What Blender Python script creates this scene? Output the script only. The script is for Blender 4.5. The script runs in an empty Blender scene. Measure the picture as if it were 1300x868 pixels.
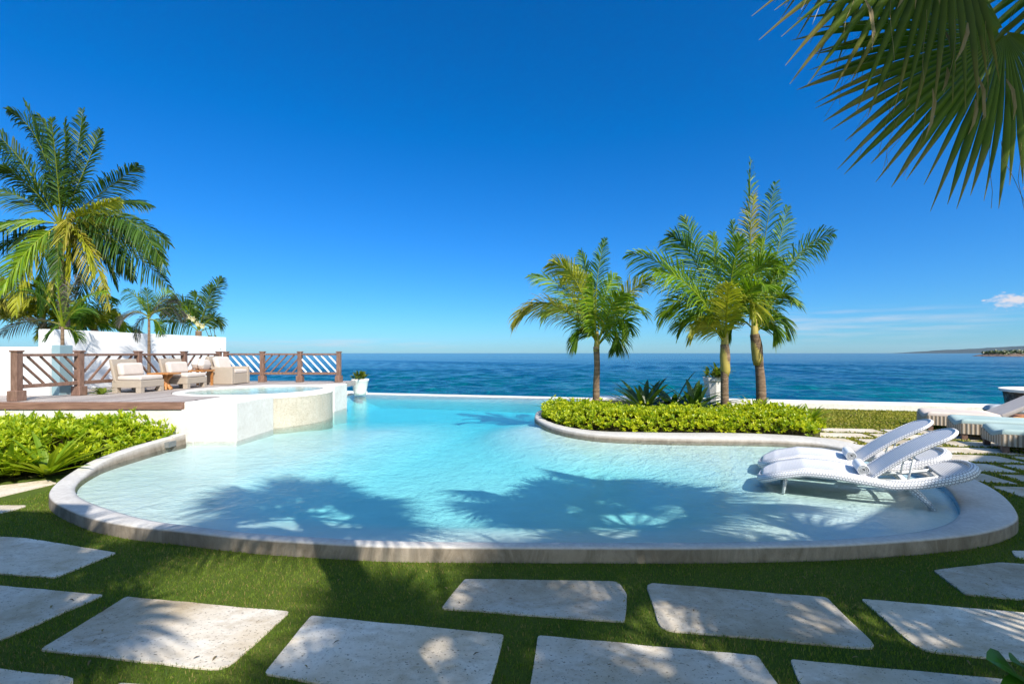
import bpy, bmesh, math, random
import numpy as np
from mathutils import Vector, Matrix
from mathutils.geometry import tessellate_polygon
R = math.radians
rnd = random.Random(7)
sc = bpy.context.scene
COL = sc.collection

# ------------------------------------------------------------------ camera
CAMH, FPX, CX, HY = 1.75, 578.0, 650.0, 448.0
cam = bpy.data.cameras.new('camera'); cam.lens = 16.0; cam.sensor_width = 36.0
cam.shift_y = 14.0/1300.0
cam.clip_start = 0.05; cam.clip_end = 80000
camo = bpy.data.objects.new('camera', cam); COL.objects.link(camo)
camo.location = (0, 0, CAMH); camo.rotation_euler = (R(90), 0, 0)
sc.camera = camo

# ------------------------------------------------------------------ sky, sun, exposure
SUN_EL = 43.0
SD = Vector((-.53, .85, 0)).normalized()          # the way shadows fall on the ground
sun_dir = Vector((-SD.x*math.cos(R(SUN_EL)), -SD.y*math.cos(R(SUN_EL)), math.sin(R(SUN_EL))))
w = bpy.data.worlds.new('World'); sc.world = w; w.use_nodes = True
nt = w.node_tree; nt.nodes.clear()
wo = nt.nodes.new('ShaderNodeOutputWorld'); bg = nt.nodes.new('ShaderNodeBackground')
sky = nt.nodes.new('ShaderNodeTexSky'); sky.sky_type = 'NISHITA'; sky.sun_disc = False
sky.sun_elevation = R(SUN_EL); sky.sun_rotation = math.atan2(sun_dir.x, sun_dir.y)
sky.air_density = 1.0; sky.dust_density = 0.25; sky.ozone_density = 4.0; sky.altitude = 0
hs = nt.nodes.new('ShaderNodeHueSaturation'); hs.inputs['Saturation'].default_value = 1.12
hs.inputs['Value'].default_value = 1.0
nt.links.new(sky.outputs[0], hs.inputs['Color'])
def wn(t, **k):
    n = nt.nodes.new(t)
    for a, b in k.items(): setattr(n, a, b)
    return n
def wmath(op, a, b=None, c=None):
    n = wn('ShaderNodeMath', operation=op)
    for i, v in enumerate((a, b, c)):
        if v is None: continue
        if isinstance(v, (int, float)): n.inputs[i].default_value = v
        else: nt.links.new(v, n.inputs[i])
    return n.outputs[0]
# small clouds low over the sea, set by direction
tc = wn('ShaderNodeTexCoord'); sep = wn('ShaderNodeSeparateXYZ'); nt.links.new(tc.outputs['Generated'], sep.inputs[0])
az = wmath('ARCTAN2', sep.outputs[0], sep.outputs[1])
el = wmath('ARCSINE', sep.outputs[2])
noi = wn('ShaderNodeTexNoise'); noi.inputs['Scale'].default_value = 75; noi.inputs['Detail'].default_value = 7; noi.inputs['Roughness'].default_value = .62
mp = wn('ShaderNodeMapping'); mp.inputs['Scale'].default_value = (1, 1, 2.0)
nt.links.new(tc.outputs['Generated'], mp.inputs[0]); nt.links.new(mp.outputs[0], noi.inputs[0])
def blob(a0, e0, ra, re, soft, nz):
    dx = wmath('DIVIDE', wmath('SUBTRACT', az, a0), ra); dy = wmath('DIVIDE', wmath('SUBTRACT', el, e0), re)
    d = wmath('SQRT', wmath('ADD', wmath('MULTIPLY', dx, dx), wmath('MULTIPLY', dy, dy)))
    v = wmath('ADD', wmath('SUBTRACT', 1.0, d), wmath('MULTIPLY', wmath('SUBTRACT', noi.outputs[0], .5), nz))
    n = wn('ShaderNodeMath', operation='DIVIDE', use_clamp=True); nt.links.new(v, n.inputs[0]); n.inputs[1].default_value = soft
    return n.outputs[0]
def dirof(px, py):
    x = (px-CX)/FPX; z = (HY-py)/FPX
    return math.atan2(x, 1), math.atan2(z, math.hypot(x, 1))
a0, e0 = dirof(1286, 381); b1 = blob(a0, e0, .024, .0125, .9, 3.0)
a0, e0 = dirof(1249, 381.5); b2 = blob(a0, e0, .0034, .0018, 1.0, 1.0)
noi2 = wn('ShaderNodeTexNoise'); noi2.inputs['Scale'].default_value = 9; noi2.inputs['Detail'].default_value = 5
mp2 = wn('ShaderNodeMapping'); mp2.inputs['Scale'].default_value = (1, 1, 14.0)
nt.links.new(tc.outputs['Generated'], mp2.inputs[0]); nt.links.new(mp2.outputs[0], noi2.inputs[0])
a0, e0 = dirof(1075, 412)
def band(a0, e0, ra, re, amt):
    dx = wmath('DIVIDE', wmath('SUBTRACT', az, a0), ra); dy = wmath('DIVIDE', wmath('SUBTRACT', el, e0), re)
    d = wmath('SUBTRACT', 1.0, wmath('ADD', wmath('MULTIPLY', dx, dx), wmath('MULTIPLY', dy, dy)))
    m = wn('ShaderNodeMath', operation='MAXIMUM'); nt.links.new(d, m.inputs[0]); m.inputs[1].default_value = 0
    n = wn('ShaderNodeMapRange'); n.inputs[1].default_value = .42; n.inputs[2].default_value = .7; n.inputs[3].default_value = 0; n.inputs[4].default_value = amt
    nt.links.new(noi2.outputs[0], n.inputs[0])
    return wmath('MULTIPLY', m.outputs[0], n.outputs[0])
b3 = band(a0, e0, .25, .035, .45)
a0, e0 = dirof(430, 437); b4 = band(a0, e0, .28, .015, .5)
cl = wmath('MAXIMUM', wmath('MAXIMUM', b1, b2), wmath('MAXIMUM', b3, b4))
mixc = wn('ShaderNodeMix', data_type='RGBA'); nt.links.new(cl, mixc.inputs[0])
nt.links.new(hs.outputs[0], mixc.inputs[6]); mixc.inputs[7].default_value = (3.9, 3.8, 4.1, 1)
SKYTINT = wn('ShaderNodeMix', data_type='RGBA', blend_type='MULTIPLY'); SKYTINT.inputs[0].default_value = 1.0
vd = wn('ShaderNodeVectorMath', operation='DOT_PRODUCT'); nt.links.new(tc.outputs['Generated'], vd.inputs[0]); vd.inputs[1].default_value = tuple(sun_dir)
def wrng(f, a, b, c=0.0, d=1.0, mode='SMOOTHSTEP'):
    n = wn('ShaderNodeMapRange', interpolation_type=mode); nt.links.new(f, n.inputs[0])
    for i, v in enumerate((a, b, c, d)): n.inputs[i+1].default_value = v
    return n.outputs[0]
t1 = wn('ShaderNodeMix', data_type='RGBA'); nt.links.new(wrng(sep.outputs[2], -.02, .42, 0, 1, 'LINEAR'), t1.inputs[0])
t1.inputs[6].default_value = (.24, .47, .72, 1); t1.inputs[7].default_value = (.0, .50, .88, 1)
t2 = wn('ShaderNodeMix', data_type='RGBA'); nt.links.new(wrng(vd.outputs['Value'], .25, .75), t2.inputs[0])
nt.links.new(t1.outputs[2], t2.inputs[6]); t2.inputs[7].default_value = (3.0, 2.35, 1.7, 1)
nt.links.new(t2.outputs[2], SKYTINT.inputs[7])
nt.links.new(hs.outputs[0], SKYTINT.inputs[6]); nt.links.new(SKYTINT.outputs[2], mixc.inputs[6])
nt.links.new(mixc.outputs[2], bg.inputs[0]); bg.inputs[1].default_value = .11
nt.links.new(bg.outputs[0], wo.inputs[0])
sl = bpy.data.lights.new('sun', 'SUN'); sl.energy = 4.0; sl.angle = R(.53); sl.color = (1, .93, .82)
so = bpy.data.objects.new('sun', sl); COL.objects.link(so)
so.rotation_euler = sun_dir.to_track_quat('Z', 'Y').to_euler(); so.location = sun_dir*40
sc.view_settings.view_transform = 'Standard'; sc.view_settings.look = 'None'
sc.view_settings.gamma = 1; sc.view_settings.exposure = .88
sc.render.engine = 'CYCLES'; sc.cycles.use_denoising = True
sc.cycles.max_bounces = 10; sc.cycles.transparent_max_bounces = 24; sc.cycles.volume_bounces = 0
sc.cycles.caustics_reflective = False; sc.cycles.caustics_refractive = False

def P(px, py, z=0.0):                 # point at height z seen at a photo pixel
    D = (CAMH-z)*FPX/(py-HY)
    return Vector(((px-CX)/FPX*D, D, z))
def Q(px, py, D):
    return Vector(((px-CX)/FPX*D, D, CAMH-(py-HY)/FPX*D))

# ------------------------------------------------------------------ materials
class NT:
    def __init__(s, name):
        s.m = bpy.data.materials.new(name); s.m.use_nodes = True; s.t = s.m.node_tree; s.t.nodes.clear()
        s.out = s.n('ShaderNodeOutputMaterial'); s.tc = s.n('ShaderNodeTexCoord')
    def n(s, t, **k):
        x = s.t.nodes.new(t)
        for a, b in k.items(): setattr(x, a, b)
        return x
    def l(s, a, b): s.t.links.new(a, b)
    def set(s, inp, v):
        if isinstance(v, (int, float)): inp.default_value = v
        elif isinstance(v, (tuple, list)): inp.default_value = tuple(v)+((1,) if len(v) == 3 and len(inp.default_value) == 4 else ())
        else: s.l(v, inp)
    def noise(s, scale, detail=4, rough=.55, mapping=None, coord='Object', dist=0.0):
        x = s.n('ShaderNodeTexNoise'); x.inputs['Scale'].default_value = scale; x.inputs['Detail'].default_value = detail
        x.inputs['Roughness'].default_value = rough; x.inputs['Distortion'].default_value = dist
        s.l(s.map(mapping, coord), x.inputs[0]); return x.outputs[0]
    def map(s, scale=None, coord='Object', rot=(0, 0, 0)):
        if scale is None and rot == (0, 0, 0): return s.tc.outputs[coord]
        m = s.n('ShaderNodeMapping'); m.inputs['Scale'].default_value = scale or (1, 1, 1); m.inputs['Rotation'].default_value = rot
        s.l(s.tc.outputs[coord], m.inputs[0]); return m.outputs[0]
    def ramp(s, f, stops):
        r = s.n('ShaderNodeValToRGB'); s.l(f, r.inputs[0]); e = r.color_ramp.elements
        while len(e) < len(stops): e.new(.5)
        for k, (p, c) in enumerate(stops):
            e[k].position = p; e[k].color = tuple(c)+(1,) if len(c) == 3 else c
        return r.outputs[0]
    def mix(s, f, a, b, mode='MIX'):
        x = s.n('ShaderNodeMix', data_type='RGBA', blend_type=mode); s.set(x.inputs[0], f); s.set(x.inputs[6], a); s.set(x.inputs[7], b); return x.outputs[2]
    def math(s, op, a, b=0.0):
        x = s.n('ShaderNodeMath', operation=op); s.set(x.inputs[0], a); s.set(x.inputs[1], b); return x.outputs[0]
    def rng(s, f, a, b, c=0, d=1):
        x = s.n('ShaderNodeMapRange'); s.l(f, x.inputs[0])
        for i, v in enumerate((a, b, c, d)): x.inputs[i+1].default_value = v
        return x.outputs[0]
    def bump(s, h, strength=.3, dist=.01):
        b = s.n('ShaderNodeBump'); b.inputs['Strength'].default_value = strength; b.inputs['Distance'].default_value = dist
        s.l(h, b.inputs['Height']); return b.outputs[0]
    def bsdf(s, col, rough=.6, spec=.5, normal=None, **k):
        b = s.n('ShaderNodeBsdfPrincipled'); s.set(b.inputs['Base Color'], col); s.set(b.inputs['Roughness'], rough)
        b.inputs['Specular IOR Level'].default_value = spec
        if normal is not None: s.l(normal, b.inputs['Normal'])
        for a, v in k.items(): s.set(b.inputs[a], v)
        return b.outputs[0]
    def done(s, sh): s.l(sh, s.out.inputs[0]); return s.m

def simple(name, c1, c2, scale=6, rough=.7, spec=.3, bs=.25, bd=.004, bscale=60, map_=None, bmap=None, detail=5):
    n = NT(name); f = n.noise(scale, detail, .6, map_)
    col = n.ramp(f, [(.3, c1), (.72, c2)])
    return n.done(n.bsdf(col, rough, spec, n.bump(n.noise(bscale, 5, .6, bmap), bs, bd)))

def leafmat(name, trans=.35, rough=.45, spec=.3):
    n = NT(name); a = n.n('ShaderNodeAttribute'); a.attribute_name = 'Col'
    c = n.mix(n.math('MULTIPLY', n.noise(3.0, 3), .35), a.outputs[0], n.mix(1.0, a.outputs[0], (.55, .62, .5), 'MULTIPLY'))
    b = n.bsdf(c, rough, spec)
    t = n.n('ShaderNodeBsdfTranslucent'); n.l(n.mix(1.0, c, (1.25, 1.3, .5), 'MULTIPLY'), t.inputs[0])
    m = n.n('ShaderNodeMixShader'); m.inputs[0].default_value = trans; n.l(b, m.inputs[1]); n.l(t.outputs[0], m.inputs[2])
    return n.done(m.outputs[0])
M = {}
M['leaf'] = leafmat('palm_leaf', .36, .45, .28)
M['hedge'] = leafmat('hedge_leaf', .46, .35, .4)
M['grass'] = leafmat('grass_blade', .3, .6, .2)

def m_plaster():
    n = NT('white_plaster'); f = n.noise(2.2, 6, .65); g = n.noise(14, 5, .7)
    c = n.mix(n.rng(g, .45, .75, 0, .5), n.ramp(f, [(.3, (.60, .58, .54)), (.7, (.70, .68, .64))]), (.46, .42, .35))
    return n.done(n.bsdf(c, .85, .2, n.bump(n.noise(45, 6, .7), .35, .008)))
M['plaster'] = m_plaster()
def m_spa():
    n = NT('cream_stucco'); f = n.noise(2.5, 6, .65); g = n.noise(28, 6, .8); st = n.noise(3, 5, .7, (4, 4, .8))
    c = n.ramp(f, [(.3, (.50, .45, .36)), (.7, (.62, .58, .50))]); c = n.mix(n.rng(g, .45, .66, 0, .7), c, (.34, .29, .20)); c = n.mix(n.rng(st, .5, .7, 0, .4), c, (.40, .42, .36))
    return n.done(n.bsdf(c, .85, .2, n.bump(g, .9, .02)))
M['spa'] = m_spa()
M['wall_white'] = simple('painted_wall', (.68, .68, .69), (.74, .74, .74), 1.5, .8, .2, .12, .004, 30)
def m_coping():
    n = NT('coping_concrete'); f = n.noise(3.0, 8, .7); g = n.noise(22, 6, .7); st = n.noise(1.6, 6, .75, (2.5, 2.5, .9), 'Object', 1.0)
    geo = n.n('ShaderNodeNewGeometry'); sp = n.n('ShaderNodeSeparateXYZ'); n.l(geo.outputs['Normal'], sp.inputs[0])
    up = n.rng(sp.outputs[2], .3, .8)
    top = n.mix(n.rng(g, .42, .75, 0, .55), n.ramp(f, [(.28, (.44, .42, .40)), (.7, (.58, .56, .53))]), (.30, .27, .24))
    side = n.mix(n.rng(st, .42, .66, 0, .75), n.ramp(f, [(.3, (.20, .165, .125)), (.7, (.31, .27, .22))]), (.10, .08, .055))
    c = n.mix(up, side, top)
    return n.done(n.bsdf(c, .8, .3, n.bump(n.noise(70, 6, .75), .5, .006)))
M['coping'] = m_coping()
def m_stone():
    n = NT('coral_stone'); oi = n.n('ShaderNodeObjectInfo')
    v = n.n('ShaderNodeVectorMath', operation='ADD'); n.l(n.tc.outputs['Object'], v.inputs[0])
    cx = n.n('ShaderNodeCombineXYZ'); n.l(n.math('MULTIPLY', oi.outputs['Random'], 37.0), cx.inputs[0]); n.l(cx.outputs[0], v.inputs[1])
    def nz(sc_, d, r, m=None):
        x = n.n('ShaderNodeTexNoise'); x.inputs['Scale'].default_value = sc_; x.inputs['Detail'].default_value = d; x.inputs['Roughness'].default_value = r
        if m:
            mm = n.n('ShaderNodeMapping'); mm.inputs['Scale'].default_value = m; n.l(v.outputs[0], mm.inputs[0]); n.l(mm.outputs[0], x.inputs[0])
        else: n.l(v.outputs[0], x.inputs[0])
        return x.outputs[0]
    f = nz(1.3, 7, .66); g = nz(30, 5, .7); st = nz(2.6, 7, .72, (1, 1.7, 1)); p = nz(55, 3, .5, (1, 1.8, 1))
    c = n.ramp(f, [(.34, (.42, .34, .23)), (.48, (.60, .52, .41)), (.62, (.72, .67, .59))])
    c = n.mix(n.rng(st, .49, .66, 0, .62), c, (.34, .255, .155))
    c = n.mix(n.rng(g, .5, .72, 0, .2), c, (.44, .38, .30))
    pit = n.rng(p, .63, .69, 0, 1)
    c = n.mix(n.math('MULTIPLY', pit, .8), c, (.16, .13, .10))
    rv = n.rng(oi.outputs['Random'], 0, 1, .76, 1.05)
    cc = n.n('ShaderNodeCombineColor'); [n.l(rv, cc.inputs[i]) for i in range(3)]
    c = n.mix(1.0, c, cc.outputs[0], 'MULTIPLY')
    h = n.math('SUBTRACT', g, n.math('MULTIPLY', pit, 1.3))
    return n.done(n.bsdf(c, .82, .25, n.bump(h, .55, .006)))
M['stone'] = m_stone()
M['soil'] = simple('lawn_soil', (.035, .045, .012), (.09, .08, .035), 18, .95, .1, .6, .02, 60)
def m_ground():
    n = NT('lawn'); f = n.noise(1.3, 5); g = n.noise(60, 5, .75)
    c = n.ramp(f, [(.3, (.07, .12, .016)), (.7, (.14, .16, .030))])
    c = n.mix(n.rng(g, .4, .7, 0, .7), c, (.035, .06, .012))
    return n.done(n.bsdf(c, .95, .1, n.bump(g, .8, .02)))
M['ground'] = m_ground()
def m_pool():
    n = NT('pool_plaster'); f = n.noise(2.0, 5); g = n.noise(40, 5, .8)
    c = n.ramp(f, [(.3, (.76, .77, .72)), (.7, (.84, .85, .81))])
    c = n.mix(n.rng(g, .5, .72, 0, .35), c, (.45, .43, .36))
    return n.done(n.bsdf(c, .8, .2))
M['pool'] = m_pool()
def m_water(name, density, col, b1, b2, s1=3.0, s2=14):
    n = NT(name)
    h1 = n.noise(s1, 5, .6, (1, 1, 1), 'Object', .8); h2 = n.noise(s2, 4, .6, (1, 1.3, 1), 'Object', 1.0)
    h = n.math('ADD', n.math('MULTIPLY', h1, b1), n.math('MULTIPLY', h2, b2))
    nm = n.bump(h, 1.0, 1.0)
    fr = n.n('ShaderNodeFresnel'); fr.inputs[0].default_value = 1.33; n.l(nm, fr.inputs['Normal'])
    tr = n.n('ShaderNodeBsdfTransparent'); gl = n.n('ShaderNodeBsdfGlossy'); gl.inputs['Roughness'].default_value = .02; n.l(nm, gl.inputs['Normal'])
    m = n.n('ShaderNodeMixShader'); n.l(n.math('MULTIPLY', fr.outputs[0], .85), m.inputs[0]); n.l(tr.outputs[0], m.inputs[1]); n.l(gl.outputs[0], m.inputs[2])
    va = n.n('ShaderNodeVolumeAbsorption'); va.inputs['Color'].default_value = tuple(col)+(1,); va.inputs['Density'].default_value = density
    n.l(va.outputs[0], n.out.inputs['Volume'])
    return n.done(m.outputs[0])
M['pool_water'] = m_water('pool_water', .66, (.04, .90, .965), .009, .0040, 3.0, 12)
M['spa_water'] = m_water('spa_water', .8, (.2, .88, .94), .012, .003)
def m_sea():
    n = NT('sea_water')
    geo = n.n('ShaderNodeNewGeometry'); sp = n.n('ShaderNodeSeparateXYZ'); n.l(geo.outputs['Position'], sp.inputs[0])
    y = sp.outputs[1]
    big = n.noise(.018, 5, .6, (1, 1.6, 1)); mid = n.noise(.11, 6, .68, (.5, 1.7, 1), 'Object', .6)
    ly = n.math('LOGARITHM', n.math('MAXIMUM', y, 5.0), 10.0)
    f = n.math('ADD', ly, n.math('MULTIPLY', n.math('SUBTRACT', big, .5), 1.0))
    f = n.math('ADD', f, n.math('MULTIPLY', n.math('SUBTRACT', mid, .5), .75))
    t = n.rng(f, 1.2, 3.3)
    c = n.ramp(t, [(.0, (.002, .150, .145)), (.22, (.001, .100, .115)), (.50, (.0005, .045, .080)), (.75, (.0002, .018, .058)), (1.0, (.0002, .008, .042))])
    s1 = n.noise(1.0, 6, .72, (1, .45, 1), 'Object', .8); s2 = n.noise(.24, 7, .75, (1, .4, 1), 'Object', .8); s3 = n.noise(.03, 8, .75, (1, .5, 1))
    c = n.mix(n.rng(s1, .44, .60, 0, .62), c, (.001, .040, .075))  # light and dark of small waves put into the base colour
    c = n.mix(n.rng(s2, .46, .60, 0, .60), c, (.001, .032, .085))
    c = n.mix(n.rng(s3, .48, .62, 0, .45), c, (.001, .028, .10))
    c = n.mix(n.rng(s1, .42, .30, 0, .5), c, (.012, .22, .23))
    h1 = n.noise(.32, 6, .62, (.6, 1.5, 1), 'Object', .5); h2 = n.noise(2.0, 6, .65, (.7, 1.4, 1), 'Object', .6)
    h = n.math('ADD', n.math('MULTIPLY', h1, .10), n.math('MULTIPLY', h2, .07))
    nm = n.bump(h, 1.0, 1.0)
    b = n.n('ShaderNodeBsdfPrincipled'); n.l(c, b.inputs['Base Color']); b.inputs['Roughness'].default_value = .16
    b.inputs['IOR'].default_value = 1.33; b.inputs['Specular IOR Level'].default_value = .10; n.l(nm, b.inputs['Normal'])
    return n.done(b.outputs[0])
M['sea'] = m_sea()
M['trunk'] = simple('palm_bark', (.10, .065, .04), (.30, .21, .14), 5, .9, .15, .9, .03, 14, (1, 1, 5), (1, 1, 6))
M['trunk_green'] = simple('palm_crownshaft', (.25, .21, .05), (.42, .33, .08), 4, .6, .3, .3, .01, 10)
M['wood'] = simple('teak_rail', (.12, .065, .045), (.25, .15, .11), 7, .6, .35, .4, .005, 40, (3, 3, .8))
M['wood_beam'] = simple('timber_beam', (.13, .065, .045), (.28, .16, .115), 4, .7, .3, .5, .008, 40, (.6, 5, 5))
def m_deck():
    n = NT('deck_boards')
    mv = n.map((1, 1, 1), 'Object', (0, 0, R(8)))
    wv = n.n('ShaderNodeTexWave', wave_type='BANDS', bands_direction='X', wave_profile='SAW'); wv.inputs['Scale'].default_value = 2.2; n.l(mv, wv.inputs[0])
    sp = n.n('ShaderNodeSeparateXYZ'); n.l(mv, sp.inputs[0])
    idx = n.math('FLOOR', n.math('MULTIPLY', sp.outputs[0], 7.0))
    wn_ = n.n('ShaderNodeTexWhiteNoise', noise_dimensions='1D'); n.l(idx, wn_.inputs['W'])
    fr = n.math('FRACT', n.math('MULTIPLY', sp.outputs[0], 7.0))
    gap = n.math('LESS_THAN', fr, .08)
    c = n.mix(wn_.outputs[0], (.30, .26, .24), (.47, .42, .39))
    c = n.mix(n.rng(n.noise(30, 5, .7, (1, .08, 1)), .35, .7, 0, .5), c, (.22, .17, .14))
    c = n.mix(gap, c, (.03, .02, .015))
    return n.done(n.bsdf(c, .75, .25, n.bump(n.math('SUBTRACT', 1.0, gap), .6, .01)))
M['deck'] = m_deck()
M['cushion'] = simple('cream_cushion', (.50, .43, .38), (.58, .51, .46), 3, .9, .1, .2, .004, 90)
M['cushion_blue'] = simple('pale_blue_cushion', (.30, .40, .39), (.37, .47, .46), 2, .9, .1, .2, .004, 60)
M['cushion_grey'] = simple('grey_cushion', (.30, .33, .37), (.42, .45, .49), 3, .9, .1, .3, .01, 20)
def m_weave(name, c1, c2, sc_=60, rough=.55, axis=(1, 1, 1), coord='Object'):
    n = NT(name)
    ck = n.n('ShaderNodeTexChecker'); ck.inputs['Scale'].default_value = sc_; n.l(n.map(axis, coord), ck.inputs[0])
    c = n.mix(ck.outputs[1], c1, c2)
    c = n.mix(n.rng(n.noise(9, 4), .35, .7, 0, .25), c, tuple(x*.7 for x in c1))
    return n.done(n.bsdf(c, rough, .3, n.bump(n.math('ADD', ck.outputs[1], n.noise(120, 3)), .5, .004)))
M['wicker'] = m_weave('cream_wicker', (.44, .37, .30), (.34, .28, .22), 60)
def m_wicker2():
    n = NT('grey_wicker'); wv = n.n('ShaderNodeTexWave', wave_type='BANDS', bands_direction='X'); wv.inputs['Scale'].default_value = 5.5; n.l(n.map(None, 'Object', (0, 0, R(-1)) ), wv.inputs[0])
    c = n.mix(n.rng(wv.outputs[1], .25, .6), (.22, .17, .12), (.52, .44, .35)); c = n.mix(n.rng(n.noise(60, 3, .6, (1, 1, 3)), .45, .65, 0, .5), c, (.28, .22, .16))
    return n.done(n.bsdf(c, .6, .3, n.bump(wv.outputs[1], .8, .012)))
M['wicker_grey'] = m_wicker2()
def m_sling(name, k1, k2, su, sv, off):
    n = NT(name); ck = n.n('ShaderNodeTexBrick'); ck.offset = off
    ck.inputs['Scale'].default_value = 1.0; ck.inputs['Color1'].default_value = tuple(k1)+(1,); ck.inputs['Color2'].default_value = tuple(k1)+(1,); ck.inputs['Mortar'].default_value = tuple(k2)+(1,)
    ck.inputs['Brick Width'].default_value = su; ck.inputs['Row Height'].default_value = sv; ck.inputs['Mortar Size'].default_value = min(su, sv)*.2; ck.inputs['Mortar Smooth'].default_value = .3
    n.l(n.tc.outputs['UV'], ck.inputs[0])
    return n.done(n.bsdf(ck.outputs[0], .45, .4, n.bump(ck.outputs[1], -.6, .004)))
M['sling'] = m_sling('white_woven_sling', (.82, .82, .83), (.40, .40, .44), .034, .026, .5)
M['rail'] = m_sling('white_woven_rail', (.80, .80, .81), (.30, .30, .33), .030, .022, .5)
M['towel'] = simple('white_towel', (.78, .80, .82), (.84, .86, .87), 5, .95, .1, .8, .01, 130)
M['pot'] = simple('white_pot', (.62, .60, .56), (.76, .74, .70), 3, .6, .3, .3, .01, 12)
M['rust_wood'] = simple('root_wood', (.28, .10, .025), (.50, .24, .08), 9, .5, .4, .8, .02, 18)
M['rock'] = simple('headland_rock', (.05, .03, .022), (.26, .19, .15), .12, .95, .1, 1.0, 2.0, .3)
def m_scrub():
    n = NT('headland_scrub'); c = n.ramp(n.noise(.12, 6, .7), [(.35, (.02, .05, .012)), (.6, (.09, .13, .03))])
    return n.done(n.bsdf(c, .95, .1, n.bump(n.noise(.4, 5), 1.0, 2.0)))
M['scrub'] = m_scrub()
M['hill'] = simple('far_hill', (.02, .04, .05), (.05, .07, .07), .002, .95, .1, .3, 10, .01)
M['teal'] = simple('wall_end_shade_colour', (.20, .30, .34), (.24, .35, .39), 2, .7, .3, .1, .003, 30)  # blue-grey of a white wall end in shade, held in the colour
M['house'] = simple('house_render', (.72, .70, .66), (.80, .78, .74), 2, .8, .2, .2, .005, 30)
M['rooftile'] = simple('cedar_roof', (.22, .16, .11), (.34, .26, .19), 5, .9, .2, .6, .02, 20)
def m_drum():
    n = NT('rough_stone'); v = n.n('ShaderNodeTexVoronoi'); v.inputs['Scale'].default_value = 7; n.l(n.tc.outputs['Object'], v.inputs[0])
    c = n.mix(n.rng(v.outputs[0], .0, .6), (.36, .28, .20), (.10, .07, .05))
    return n.done(n.bsdf(c, .9, .2, n.bump(v.outputs[0], 1.0, .03)))
M['drum'] = m_drum()

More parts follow.
